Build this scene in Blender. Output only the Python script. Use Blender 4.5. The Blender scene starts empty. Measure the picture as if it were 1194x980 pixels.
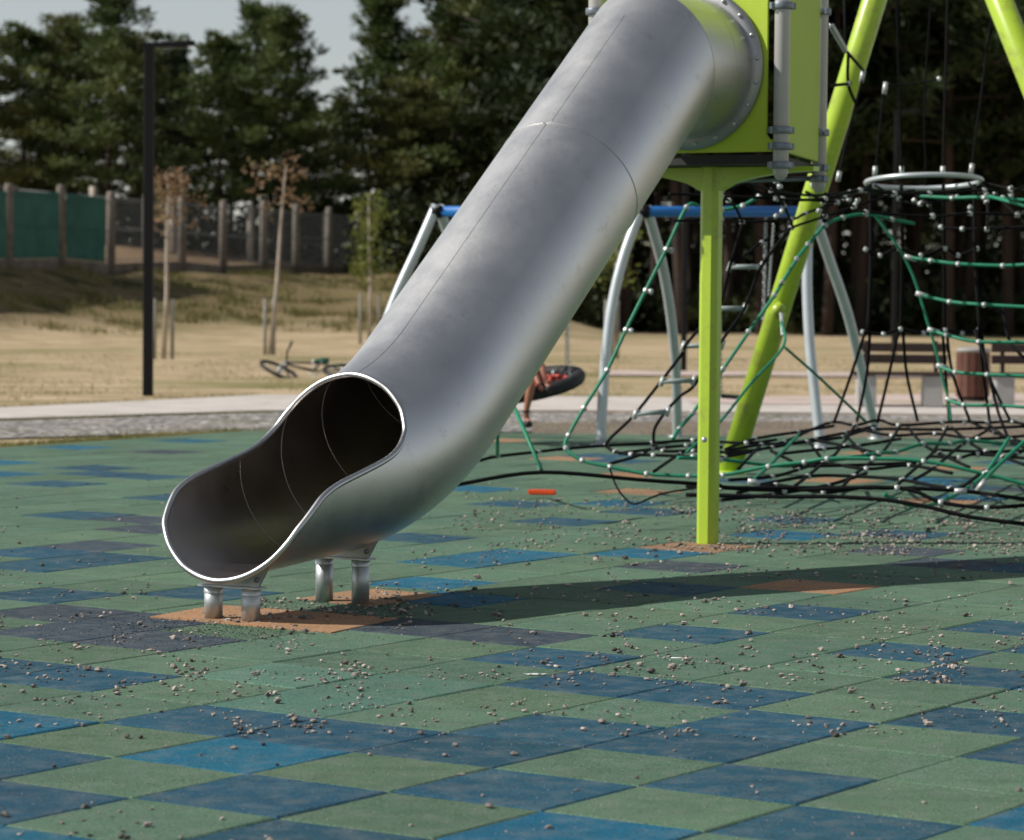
import bpy, bmesh, math, random
from mathutils import Vector, Matrix, noise
R = math.radians
rnd = random.Random(7)
scene = bpy.context.scene
col = scene.collection

# ------------------------------------------------------------------ camera model (also used to survey positions)
F_, PITCH, CAMH, ROLL = 3450.0, .04489, 1.39305, .00916
def ray(u, v):
    dx, dy = u - 597, v - 490
    c, s = math.cos(ROLL), math.sin(ROLL)
    x = c*dx + s*dy; y = -s*dx + c*dy
    cp, sp = math.cos(PITCH), math.sin(PITCH)
    up = -y/F_
    return Vector((x/F_, cp + up*sp, -sp + up*cp))
def at(u, v, Y):
    r = ray(u, v); return Vector((0, 0, CAMH)) + r*(Y/r.y)
def ground_at(u, v, z=0.0):
    r = ray(u, v); t = (z - CAMH)/r.z
    return Vector((0, 0, CAMH)) + r*t
def lerp(a, b, t): return a + (b - a)*t
def clamp01(t): return max(0., min(1., t))
def sst(t): t = clamp01(t); return t*t*(3 - 2*t)
def interp(x, xs, ys):
    if x <= xs[0]: return ys[0]
    for i in range(1, len(xs)):
        if x <= xs[i]: return lerp(ys[i-1], ys[i], (x - xs[i-1])/(xs[i] - xs[i-1]))
    return ys[-1]

# ------------------------------------------------------------------ object helpers
def tag(o, label=None, cat=None, group=None, kind=None):
    if label: o['label'] = label
    if cat: o['category'] = cat
    if group: o['group'] = group
    if kind: o['kind'] = kind
    return o
def thing(name, label, cat, loc=(0, 0, 0), rz=0, group=None):
    o = bpy.data.objects.new(name, None); col.objects.link(o)
    o.empty_display_size = .2
    o.location = loc; o.rotation_euler = (0, 0, rz)
    return tag(o, label, cat, group)
class MB:
    def __init__(s): s.v = []; s.f = []; s.sm = []
    def add(s, vs, fs, smooth=True):
        b = len(s.v); s.v += [tuple(p) for p in vs]
        for f in fs: s.f.append(tuple(i + b for i in f)); s.sm.append(smooth)
    def box(s, c, size, rz=0, M=None):
        x, y, z = [q/2 for q in size]
        m = M or (Matrix.Translation(Vector(c)) @ Matrix.Rotation(rz, 4, 'Z'))
        vs = [m @ Vector((a*x, b*y, d*z)) for a in (-1, 1) for b in (-1, 1) for d in (-1, 1)]
        s.add(vs, [(0,1,3,2),(4,6,7,5),(0,4,5,1),(2,3,7,6),(0,2,6,4),(1,5,7,3)], False)
    def beam(s, a, b, w, h, bev=0.0, up=Vector((0, 0, 1))):
        a, b = Vector(a), Vector(b); d = (b - a).normalized()
        x = d.cross(up)
        if x.length < 1e-4: x = Vector((1, 0, 0))
        x.normalize(); y = x.cross(d)
        if bev:
            pr = [(w/2-bev, h/2), (w/2, h/2-bev), (w/2, -h/2+bev), (w/2-bev, -h/2), (-w/2+bev, -h/2), (-w/2, -h/2+bev), (-w/2, h/2-bev), (-w/2+bev, h/2)]
        else: pr = [(w/2, h/2), (w/2, -h/2), (-w/2, -h/2), (-w/2, h/2)]
        n = len(pr)
        vs = [p + x*q[0] + y*q[1] for p in (a, b) for q in pr]
        fs = [(i, (i+1) % n, n + (i+1) % n, n + i) for i in range(n)] + [tuple(range(n))[::-1], tuple(range(n, 2*n))]
        s.add(vs, fs, False)
    def tube(s, pts, r, n=8, cap=True, closed=False):
        pts = [Vector(p) for p in pts]; N = len(pts)
        rr = r if isinstance(r, (list, tuple)) else [r]*N
        t0 = (pts[1] - pts[0]).normalized()
        nx = t0.orthogonal().normalized(); vs = []
        for i, p in enumerate(pts):
            if closed: t = (pts[(i+1) % N] - pts[i-1]).normalized()
            else: t = (pts[min(i+1, N-1)] - pts[max(i-1, 0)]).normalized()
            nx = (nx - t*nx.dot(t))
            if nx.length < 1e-6: nx = t.orthogonal()
            nx.normalize(); ny = t.cross(nx)
            for k in range(n):
                a = 2*math.pi*k/n
                vs.append(p + (nx*math.cos(a) + ny*math.sin(a))*rr[i])
        fs = []
        for i in range(N if closed else N-1):
            j = (i+1) % N
            for k in range(n): fs.append((i*n+k, i*n+(k+1) % n, j*n+(k+1) % n, j*n+k))
        s.add(vs, fs, True)
        if cap and not closed:
            b = len(s.v) - N*n
            s.f.append(tuple(b+k for k in range(n))[::-1]); s.sm.append(False)
            s.f.append(tuple(b+(N-1)*n+k for k in range(n))); s.sm.append(False)
    def lathe(s, c, prof, n=20, M=None):
        # prof: (r, z) list around local z through c
        m = M or Matrix.Translation(Vector(c)); vs = []; fs = []
        for (r, z) in prof:
            for k in range(n):
                a = 2*math.pi*k/n; vs.append(m @ Vector((r*math.cos(a), r*math.sin(a), z)))
        for i in range(len(prof)-1):
            for k in range(n): fs.append((i*n+k, i*n+(k+1) % n, (i+1)*n+(k+1) % n, (i+1)*n+k))
        s.add(vs, fs, True)
    def prism(s, poly, th, M):
        # poly: 2D (x,z) extruded along y by +-th/2
        n = len(poly)
        vs = [M @ Vector((p[0], y, p[1])) for y in (-th/2, th/2) for p in poly]
        fs = [(i, (i+1) % n, n+(i+1) % n, n+i) for i in range(n)] + [tuple(range(n))[::-1], tuple(range(n, 2*n))]
        s.add(vs, fs, False)
    def mesh(s, name, mat):
        me = bpy.data.meshes.new(name); me.from_pydata(s.v, [], s.f)
        me.polygons.foreach_set('use_smooth', s.sm)
        if mat: me.materials.append(mat)
        me.update(); return me
    def build(s, name, mat, parent=None, autosmooth=True):
        me = s.mesh(name, mat)
        o = bpy.data.objects.new(name, me); col.objects.link(o)
        if parent is not None: put(o, parent)
        return o
def put(o, parent):
    o.parent = parent
    root_m = parent.matrix_basis.copy(); p = parent.parent
    while p is not None: root_m = p.matrix_basis @ root_m; p = p.parent
    if isinstance(o.data, bpy.types.Mesh): o.data.transform(root_m.inverted())   # geometry was given in world space
    return o
def local(o, parent): o.parent = parent; return o
def mod(o, kind, **k):
    m = o.modifiers.new(kind.title(), kind)
    for a, b in k.items(): setattr(m, a, b)
    return m
def smooth_path(pts, sub=6, closed=False):
    pts = [Vector(p) for p in pts]; n = len(pts); out = []
    if n < 3 and not closed: return pts
    for i in range(n if closed else n-1):
        if closed: p0, p1, p2, p3 = pts[i-1], pts[i], pts[(i+1) % n], pts[(i+2) % n]
        else: p0, p1, p2, p3 = pts[max(i-1, 0)], pts[i], pts[i+1], pts[min(i+2, n-1)]
        for k in range(sub):
            t = k/sub; t2 = t*t; t3 = t2*t
            out.append(.5*((2*p1) + (p2-p0)*t + (2*p0-5*p1+4*p2-p3)*t2 + (3*p1-p0-3*p2+p3)*t3))
    if not closed: out.append(pts[-1])
    return out

# ------------------------------------------------------------------ materials
def mat_new(name):
    m = bpy.data.materials.new(name); m.use_nodes = True
    nt = m.node_tree; nt.nodes.clear()
    out = nt.nodes.new('ShaderNodeOutputMaterial'); bs = nt.nodes.new('ShaderNodeBsdfPrincipled')
    nt.links.new(bs.outputs[0], out.inputs[0])
    return m, nt, bs
def nd(nt, t, **k):
    n = nt.nodes.new(t)
    for a, b in k.items():
        if a in n.inputs.keys(): n.inputs[a].default_value = b
        else: setattr(n, a, b)
    return n
def noise_tex(nt, scale, detail=4, rough=.55, coord='Object', stretch=None):
    tc = nd(nt, 'ShaderNodeTexCoord'); n = nd(nt, 'ShaderNodeTexNoise')
    n.inputs['Scale'].default_value = scale; n.inputs['Detail'].default_value = detail; n.inputs['Roughness'].default_value = rough
    if stretch:
        mp = nd(nt, 'ShaderNodeMapping'); mp.inputs['Scale'].default_value = stretch
        nt.links.new(tc.outputs[coord], mp.inputs[0]); nt.links.new(mp.outputs[0], n.inputs[0])
    else: nt.links.new(tc.outputs[coord], n.inputs[0])
    return n
def ramp(nt, src, stops):
    r = nd(nt, 'ShaderNodeValToRGB'); e = r.color_ramp.elements
    while len(e) < len(stops): e.new(.5)
    for i, (p, c) in enumerate(stops): e[i].position = p; e[i].color = (*c, 1) if len(c) == 3 else c
    nt.links.new(src, r.inputs[0]); return r
def mix(nt, a, b, fac, blend='MIX'):
    m = nd(nt, 'ShaderNodeMix'); m.data_type = 'RGBA'; m.blend_type = blend
    for sock, val in ((0, fac), (6, a), (7, b)):
        if hasattr(val, 'is_output'): nt.links.new(val, m.inputs[sock])
        elif isinstance(val, (int, float)): m.inputs[sock].default_value = val if sock == 0 else (val, val, val, 1)
        else: m.inputs[sock].default_value = (*val, 1)
    return m.outputs[2]
def bump(nt, bs, h, strength=.3, dist=.01):
    b = nd(nt, 'ShaderNodeBump'); b.inputs['Strength'].default_value = strength; b.inputs['Distance'].default_value = dist
    nt.links.new(h, b.inputs['Height']); nt.links.new(b.outputs[0], bs.inputs['Normal']); return b
def simple(name, c, rough=.6, metal=0., var=.25, scale=6., bumpk=0., bs_scale=80., spec=.5, dirt=None):
    m, nt, bs = mat_new(name)
    n = noise_tex(nt, scale, 5, .6)
    lo = tuple(x*(1-var) for x in c); hi = tuple(min(1, x*(1+var)) for x in c)
    rr = ramp(nt, n.outputs[0], [(.3, lo), (.7, hi)])
    out = rr.outputs[0]
    if dirt:
        n3 = noise_tex(nt, dirt[1], 8, .7)
        f = ramp(nt, n3.outputs[0], [(.52, (0, 0, 0)), (.68, (1, 1, 1))])
        out = mix(nt, out, dirt[0], f.outputs[0])
    nt.links.new(out, bs.inputs['Base Color'])
    bs.inputs['Roughness'].default_value = rough; bs.inputs['Metallic'].default_value = metal
    bs.inputs['Specular IOR Level'].default_value = spec
    if bumpk:
        n2 = noise_tex(nt, bs_scale, 4, .6); bump(nt, bs, n2.outputs[0], bumpk, .004)
    return m

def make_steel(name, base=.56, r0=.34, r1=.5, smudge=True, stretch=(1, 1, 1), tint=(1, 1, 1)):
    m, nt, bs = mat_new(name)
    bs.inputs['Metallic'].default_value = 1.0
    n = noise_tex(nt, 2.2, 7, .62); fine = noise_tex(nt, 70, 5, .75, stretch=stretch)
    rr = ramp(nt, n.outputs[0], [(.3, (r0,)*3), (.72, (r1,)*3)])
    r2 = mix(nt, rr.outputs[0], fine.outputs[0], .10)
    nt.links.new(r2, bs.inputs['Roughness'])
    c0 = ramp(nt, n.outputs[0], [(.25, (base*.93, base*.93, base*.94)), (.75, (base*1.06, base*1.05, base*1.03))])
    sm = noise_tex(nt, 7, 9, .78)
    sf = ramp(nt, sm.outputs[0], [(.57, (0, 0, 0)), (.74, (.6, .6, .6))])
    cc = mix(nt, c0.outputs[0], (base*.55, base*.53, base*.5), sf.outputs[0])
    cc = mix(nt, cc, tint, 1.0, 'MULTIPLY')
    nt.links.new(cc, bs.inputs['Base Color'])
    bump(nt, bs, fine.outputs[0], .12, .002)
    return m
M = {}
M['steel'] = make_steel('brushed_steel', .64, .36, .50)
M['innersteel'] = make_steel('shaded_inner_steel', .42, .25, .40, tint=(1.06, .96, .90))  # tube inside: shade and dark reflections put into a darker, browner steel colour
M['flange'] = make_steel('dull_flange_steel', .36, .4, .5)
M['rim'] = make_steel('rolled_rim_steel', .54, .28, .42)
M['weld'] = make_steel('weld_steel', .44, .40, .55)
M['galv'] = simple('galvanised_steel', (.50, .52, .53), .45, .75, .15, 14, .05)
M['silver'] = simple('silver_painted_steel', (.52, .56, .58), .38, .35, .08, 5)
M['lime'] = simple('lime_painted_steel', (.40, .56, .045), .32, 0, .06, 2.5, 0, dirt=((.30, .36, .06), 5))
M['limepanel'] = simple('lime_plastic_panel', (.44, .58, .06), .6, 0, .05, 2.0, .04, 200, spec=.2)
M['blue'] = simple('blue_painted_steel', (.02, .16, .48), .35, 0, .08, 4)
M['pipe'] = simple('grey_pipe_post', (.44, .43, .41), .42, .2, .08, 6)
M['clampgrey'] = simple('blue_grey_aluminium_clamp', (.20, .23, .26), .42, .5, .12, 20)
M['blackrope'] = simple('black_rope', (.005, .005, .006), .85, 0, .3, 90, .2, 240, spec=.15)
M['greenrope'] = simple('green_rope', (.008, .20, .105), .55, 0, .2, 60, .4, 240)
M['clamp'] = simple('pale_aluminium_rope_clamp', (.47, .49, .48), .4, .35, .1, 40)
M['rung'] = simple('grey_green_rung', (.26, .31, .30), .5, 0, .1, 20)
M['darkpole'] = simple('black_powder_coated_steel', (.006, .006, .007), .5, 0, .2, 8, spec=.25)
M['floorplate'] = simple('dark_platform_board', (.015, .014, .014), .7, 0, .2, 8)
M['concrete'] = simple('concrete', (.33, .32, .31), .9, 0, .12, 4, .4, 60)
M['benchwood'] = simple('dark_stained_slats', (.034, .017, .013), .6, 0, .25, 9)
M['binwood'] = simple('red_brown_bin_slats', (.10, .034, .02), .6, 0, .2, 9)
M['tyre'] = simple('black_rubber', (.015, .015, .016), .7, 0, .2, 12)
M['pad'] = simple('dark_rubber_crumbs', (.012, .012, .012), .9, 0, .2, 30)
M['rednet'] = simple('red_basket_net', (.45, .07, .05), .7, 0, .2, 30)
M['skin'] = simple('tanned_skin', (.34, .14, .085), .55, 0, .1, 12)
M['hair'] = simple('dark_brown_hair', (.02, .012, .008), .6, 0, .2, 30)
M['shirt'] = simple('faded_red_shirt', (.35, .06, .05), .85, 0, .1, 12)
M['shorts'] = simple('dark_blue_shorts', (.03, .04, .08), .85, 0, .1, 12)
M['sandal'] = simple('black_sandal', (.012, .012, .012), .6, 0, .1, 12)
M['orange'] = simple('orange_plastic', (.85, .09, .015), .4, 0, .06, 12)
M['white'] = simple('white_paper_stick', (.75, .75, .72), .6, 0, .06, 12)
M['bark'] = simple('pine_bark', (.034, .020, .014), .9, 0, .45, 2.5, .6, 14)
M['birch'] = simple('pale_young_bark', (.42, .36, .30), .8, 0, .25, 8)
M['stake'] = simple('weathered_stake', (.24, .23, .20), .85, 0, .2, 8)
M['fencepost'] = simple('weathered_fence_post', (.17, .145, .12), .9, 0, .35, 3, .4, 20)
M['greensheet'] = None
M['wire'] = simple('grey_fence_wire', (.24, .25, .25), .6, .4, .1, 8)
M['greenframe'] = simple('green_bicycle_plastic', (.02, .10, .06), .4, 0, .1, 8)

def leaf_mat(name, cols, scale=.55, trans=.25):
    m, nt, bs = mat_new(name)
    n = noise_tex(nt, scale, 5, .65)
    st = [(.28 + .44*i/(len(cols)-1), c) for i, c in enumerate(cols)]
    rr = ramp(nt, n.outputs[0], st)
    nt.links.new(rr.outputs[0], bs.inputs['Base Color']); bs.inputs['Roughness'].default_value = .6
    bs.inputs['Specular IOR Level'].default_value = .3
    tr = nd(nt, 'ShaderNodeBsdfTranslucent'); nt.links.new(rr.outputs[0], tr.inputs[0])
    ms = nd(nt, 'ShaderNodeMixShader'); ms.inputs[0].default_value = trans
    out = [q for q in nt.nodes if q.type == 'OUTPUT_MATERIAL'][0]
    nt.links.new(bs.outputs[0], ms.inputs[1]); nt.links.new(tr.outputs[0], ms.inputs[2]); nt.links.new(ms.outputs[0], out.inputs[0])
    return m
M['greensheet'] = leaf_mat('green_translucent_sheet', [(.07, .175, .15), (.10, .24, .20)], 2, .5)
M['pine'] = leaf_mat('pine_needles', [(.026, .044, .014), (.078, .110, .032), (.170, .195, .060)])
M['pine2'] = leaf_mat('pine_needles_dark', [(.010, .019, .007), (.026, .042, .013), (.058, .078, .022)])
M['pine3'] = leaf_mat('pine_needles_brownish', [(.038, .045, .015), (.100, .112, .032), (.19, .185, .062)])
M['young'] = leaf_mat('yellow_green_leaves', [(.06, .09, .02), (.14, .17, .035), (.26, .26, .06)], 1.2, .35)
M['rusty'] = leaf_mat('rusty_leaves', [(.17, .11, .06), (.27, .18, .11), (.17, .18, .07)], 1.2, .35)
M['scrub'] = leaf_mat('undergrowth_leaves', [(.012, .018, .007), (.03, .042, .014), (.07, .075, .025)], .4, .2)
M['grass'] = leaf_mat('dry_grass_blades', [(.10, .13, .03), (.22, .20, .07), (.34, .27, .13)], .9, .3)

# rubber tiles: every tile carries its own dye colour in an attribute, wear and granules come from noise
def tile_mat():
    m, nt, bs = mat_new('rubber_granule_tiles')
    at_ = nd(nt, 'ShaderNodeAttribute'); at_.attribute_name = 'dye'
    g = noise_tex(nt, 260, 3, .8); big = noise_tex(nt, 1.1, 6, .6); mid = noise_tex(nt, 9, 6, .65)
    g2 = noise_tex(nt, 90, 3, .7)
    r1 = ramp(nt, g.outputs[0], [(.34, (.35,)*3), (.5, (.95,)*3), (.66, (1.75,)*3)])
    c1 = mix(nt, at_.outputs[0], r1.outputs[0], 1.0, 'MULTIPLY')
    r2 = ramp(nt, big.outputs[0], [(.3, (.85, .87, .9)), (.7, (1.14, 1.1, 1.06))])
    c2 = mix(nt, c1, r2.outputs[0], 1.0, 'MULTIPLY')
    r2b = ramp(nt, g2.outputs[0], [(.38, (.70,)*3), (.62, (1.28,)*3)])
    c2 = mix(nt, c2, r2b.outputs[0], 1.0, 'MULTIPLY')
    df = ramp(nt, mid.outputs[0], [(.45, (0, 0, 0)), (.72, (.36, .36, .36))])
    wr = noise_tex(nt, 3.2, 8, .72, stretch=(1, 1.6, 1)); wf = ramp(nt, wr.outputs[0], [(.50, (0, 0, 0)), (.62, (.30, .30, .30)), (.75, (.5, .5, .5))])
    c2 = mix(nt, c2, mix(nt, c2, (.5, .5, .48), 1.0, 'MULTIPLY'), wf.outputs[0])
    c3 = mix(nt, c2, (.20, .21, .19), df.outputs[0])
    nt.links.new(c3, bs.inputs['Base Color'])
    bs.inputs['Roughness'].default_value = .88; bs.inputs['Specular IOR Level'].default_value = .25
    bump(nt, bs, g.outputs[0], .55, .0035)
    return m
M['tiles'] = tile_mat()

def lawn_mat():
    m, nt, bs = mat_new('dry_lawn')
    a = noise_tex(nt, .16, 7, .6); b = noise_tex(nt, 1.3, 8, .7, stretch=(.35, 1, 1)); c = noise_tex(nt, 22, 5, .7)
    r1 = ramp(nt, b.outputs[0], [(.30, (.18, .16, .075)), (.42, (.34, .265, .155)), (.56, (.50, .385, .25)), (.75, (.58, .455, .315))])
    gf = ramp(nt, a.outputs[0], [(.50, (0, 0, 0)), (.66, (.6, .6, .6))])
    c1 = mix(nt, r1.outputs[0], (.13, .15, .035), gf.outputs[0])
    # earth and greener turf on the raised bank (by height)
    geo = nd(nt, 'ShaderNodeNewGeometry'); sx = nd(nt, 'ShaderNodeSeparateXYZ'); nt.links.new(geo.outputs['Position'], sx.inputs[0])
    hz = nd(nt, 'ShaderNodeMapRange'); hz.inputs[1].default_value = .12; hz.inputs[2].default_value = .7; nt.links.new(sx.outputs[2], hz.inputs[0])
    e = noise_tex(nt, .62, 9, .72, stretch=(.55, .8, 1.6))
    re = ramp(nt, e.outputs[0], [(.36, (.040, .045, .016)), (.44, (.12, .10, .045)), (.53, (.22, .165, .09)), (.60, (.15, .13, .055)), (.68, (.10, .125, .030))])
    c2 = mix(nt, c1, re.outputs[0], hz.outputs[0])
    h2 = nd(nt, 'ShaderNodeMapRange'); h2.inputs[1].default_value = 1.78; h2.inputs[2].default_value = 1.95; nt.links.new(sx.outputs[2], h2.inputs[0])
    rs = ramp(nt, b.outputs[0], [(.35, (.20, .13, .075)), (.7, (.30, .21, .13))])
    c3 = mix(nt, c2, rs.outputs[0], h2.outputs[0])
    r3 = ramp(nt, c.outputs[0], [(.3, (.7,)*3), (.7, (1.25,)*3)])
    c4 = mix(nt, c3, r3.outputs[0], 1.0, 'MULTIPLY')
    nt.links.new(c4, bs.inputs['Base Color']); bs.inputs['Roughness'].default_value = .95; bs.inputs['Specular IOR Level'].default_value = .1
    bump(nt, bs, b.outputs[0], .8, .12)
    return m
M['lawn'] = lawn_mat()
def gravel_mat(name, cols, sc=38):
    m, nt, bs = mat_new(name)
    tc = nd(nt, 'ShaderNodeTexCoord'); v = nd(nt, 'ShaderNodeTexVoronoi'); v.inputs['Scale'].default_value = sc
    nt.links.new(tc.outputs['Object'], v.inputs[0])
    sp = nd(nt, 'ShaderNodeSeparateColor'); nt.links.new(v.outputs['Color'], sp.inputs[0])
    rr = ramp(nt, sp.outputs[0], [(0, cols[0]), (.5, cols[1]), (1, cols[2])])
    n = noise_tex(nt, 1.4, 6, .65); rn = ramp(nt, n.outputs[0], [(.3, (.72,)*3), (.7, (1.2,)*3)])
    c = mix(nt, rr.outputs[0], rn.outputs[0], 1.0, 'MULTIPLY')
    gn = noise_tex(nt, .8, 7, .7); gf = ramp(nt, gn.outputs[0], [(.54, (0, 0, 0)), (.66, (.6, .6, .6))]); c = mix(nt, c, (.13, .14, .055), gf.outputs[0])
    nt.links.new(c, bs.inputs['Base Color']); bs.inputs['Roughness'].default_value = .9
    inv = nd(nt, 'ShaderNodeMath', operation='SUBTRACT'); inv.inputs[0].default_value = 1; nt.links.new(v.outputs['Distance'], inv.inputs[1])
    bump(nt, bs, inv.outputs[0], 1.0, .03)
    return m
M['gravel'] = gravel_mat('grey_gravel', [(.06, .057, .053), (.22, .205, .19), (.52, .48, .44)], 15)
M['sandy'] = gravel_mat('sandy_gravel', [(.11, .085, .06), (.24, .18, .125), (.30, .26, .20)], 34)
M['path'] = simple('concrete_path', (.54, .49, .45), .9, 0, .08, 1.2, .25, 30, dirt=((.36, .32, .27), 1.5))
M['pinkpath'] = simple('pinkish_paving', (.52, .41, .37), .9, 0, .10, 1.5, .25, 30, dirt=((.24, .23, .11), .55))
def pebble_mat():
    m, nt, bs = mat_new('pebble_stone')
    oi = nd(nt, 'ShaderNodeObjectInfo'); a_ = nd(nt, 'ShaderNodeAttribute'); a_.attribute_name = 'tone'
    mx = nd(nt, 'ShaderNodeMath', operation='ADD'); nt.links.new(oi.outputs['Random'], mx.inputs[0]); nt.links.new(a_.outputs['Fac'], mx.inputs[1])
    fr = nd(nt, 'ShaderNodeMath', operation='FRACT'); nt.links.new(mx.outputs[0], fr.inputs[0])
    rr = ramp(nt, fr.outputs[0], [(0, (.06, .055, .05)), (.35, (.16, .14, .125)), (.7, (.32, .275, .24)), (1, (.50, .42, .37))])
    n = noise_tex(nt, 160, 4, .6); rn = ramp(nt, n.outputs[0], [(.3, (.75,)*3), (.7, (1.2,)*3)])
    c = mix(nt, rr.outputs[0], rn.outputs[0], 1.0, 'MULTIPLY'); nt.links.new(c, bs.inputs['Base Color'])
    bs.inputs['Roughness'].default_value = .85; return m
M['pebble'] = pebble_mat()

# ------------------------------------------------------------------ world, sun, camera
SUN_AZ = Vector((-1, -.10, 0)).normalized(); SUN_EL = R(40)
to_sun = Vector((SUN_AZ.x*math.cos(SUN_EL), SUN_AZ.y*math.cos(SUN_EL), math.sin(SUN_EL)))
w = bpy.data.worlds.new('World'); scene.world = w; w.use_nodes = True
nt = w.node_tree; nt.nodes.clear()
sky = nt.nodes.new('ShaderNodeTexSky'); sky.sky_type = 'NISHITA'; sky.sun_disc = False
sky.sun_elevation = SUN_EL; sky.sun_rotation = math.atan2(to_sun.x, to_sun.y)
sky.air_density = 1.0; sky.dust_density = .1; sky.ozone_density = 1.0; sky.altitude = 50
bg = nt.nodes.new('ShaderNodeBackground'); bg.inputs[1].default_value = .088
wo = nt.nodes.new('ShaderNodeOutputWorld'); hsv = nt.nodes.new('ShaderNodeHueSaturation'); hsv.inputs['Saturation'].default_value = .42; nt.links.new(sky.outputs[0], hsv.inputs['Color']); nt.links.new(hsv.outputs[0], bg.inputs[0]); nt.links.new(bg.outputs[0], wo.inputs[0])
sl = bpy.data.lights.new('sun', 'SUN'); sl.energy = 5.0; sl.angle = R(.55); sl.color = (1, .955, .88)
so = bpy.data.objects.new('sun', sl); col.objects.link(so); so.rotation_euler = to_sun.to_track_quat('Z', 'Y').to_euler()
cam = bpy.data.cameras.new('camera'); co = bpy.data.objects.new('camera', cam); col.objects.link(co)
co.matrix_world = Matrix.Translation((0, 0, CAMH)) @ Matrix.Rotation(math.pi/2 - PITCH, 4, 'X') @ Matrix.Rotation(ROLL, 4, 'Z')
cam.sensor_width = 36; cam.sensor_fit = 'HORIZONTAL'; cam.lens = F_/1194*36; cam.clip_end = 3000; cam.clip_start = .1
cam.dof.use_dof = True; cam.dof.focus_distance = 11.3; cam.dof.aperture_fstop = 4.6; cam.dof.aperture_blades = 9
scene.camera = co
scene.view_settings.view_transform = 'Standard'; scene.view_settings.look = 'None'
scene.view_settings.exposure = .02; scene.view_settings.gamma = 1.0
scene.render.engine = 'CYCLES'

# ------------------------------------------------------------------ setting
def fence_y(x): return 77 + (x + 13.1)*3.08          # depth of the fence line over x
def terrain(x, y):
    yf = min(max(fence_y(x) - 1.5, 74), 98)
    fade = 1 - sst((x + 3.0 - (y-70)*.02)/6.5)
    z = 1.77*sst((y - 66.5)/(yf - 66.5))*fade
    z += 1.05*clamp01((y - yf - 2)/28)*fade
    if 60 < y < 120: z += (.12*noise.noise(Vector((x*.5, y*.35, 0))) + .06*noise.noise(Vector((x*1.6, y*1.1, 4))))*min(1, z*2)
    return z
def ground():
    xs = [-900, -400, -180, -90, -50, -32] + [-24 + i*.6 for i in range(76)] + [24, 32, 50, 90, 180, 400, 900]
    ys = [-300, -60, -10, 4, 14, 24, 34, 44, 54, 60] + [62 + i*.8 for i in range(82)] + [130, 150, 190, 280, 500, 1000, 2200]
    vs = [(x, y, terrain(x, y) - .04) for y in ys for x in xs]; n = len(xs)
    fs = [(j*n+i, j*n+i+1, (j+1)*n+i+1, (j+1)*n+i) for j in range(len(ys)-1) for i in range(n-1)]
    b = MB(); b.add(vs, fs, True); return tag(b.build('ground', M['lawn']), kind='structure')
ground()
def sheet(name, poly, z, mat, th=.0):
    b = MB(); n = len(poly)
    vs = [(x, y, z) for x, y in poly]
    if th: vs += [(x, y, z - th) for x, y in poly]
    fs = [tuple(range(n))] + ([(i, n+i, n+(i+1) % n, (i+1) % n) for i in range(n)] if th else [])
    b.add(vs, fs, False); return tag(b.build(name, mat), kind='structure')
# left edge of the tiles and far edge
E0, E1, E2 = Vector((-4.3, 25.0)), Vector((-2.4, 28.4)), Vector((14, 27.4))
LD = (E1 - E0).normalized()
p_ = lambda v: (v.x, v.y)
LN = Vector((-LD.y, LD.x))
A0 = E0 - LD*30
sheet('gravel_strip', [p_(A0 + LN*2.1), p_(E0 + LN*1.9), (E1 + LN*.25).to_tuple(), (2.0, 29.3), (30, 27.9), (30, 33.5), (0.5, 33.6), (-2.5, 33.2), (-5.25, 30.5), (-13, 20.7)], -.024, M['gravel'])
sheet('sand_area', [(.2, 27.2), (30, 26.2), (30, 31.5), (5, 32.2), (.2, 31.0)], -.019, M['sandy'])
sheet('path', [(-14, 19.6), (-5.35, 30.35), (-2.75, 33.0), (-1.5, 33.6), (1.0, 34.0), (30, 33.4), (30, 37.6), (1.0, 38.4), (-3.2, 37.9), (-5.75, 33.3), (-17.2, 19.6)], -.012, M['path'], .05)
sheet('paving', [(2.2, 36.2), (30, 35.2), (30, 41.6), (9, 42.2), (2.2, 38.0)], -.004, M['pinkpath'])
sheet('far_path', [(1.5, 48), (30, 51), (30, 54), (1.5, 50.6)], -.015, M['pinkpath'])
# kerb between gravel and path
kb = MB()
for a, b_ in (((-5.35, 30.35), (-2.75, 33.0)), ((-2.75, 33.0), (-1.5, 33.6)), ((-14, 19.6), (-5.35, 30.35))):
    kb.beam((a[0], a[1], -.03), (b_[0], b_[1], -.03), .08, .05)
tag(kb.build('kerb', M['concrete']), kind='structure')

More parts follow.
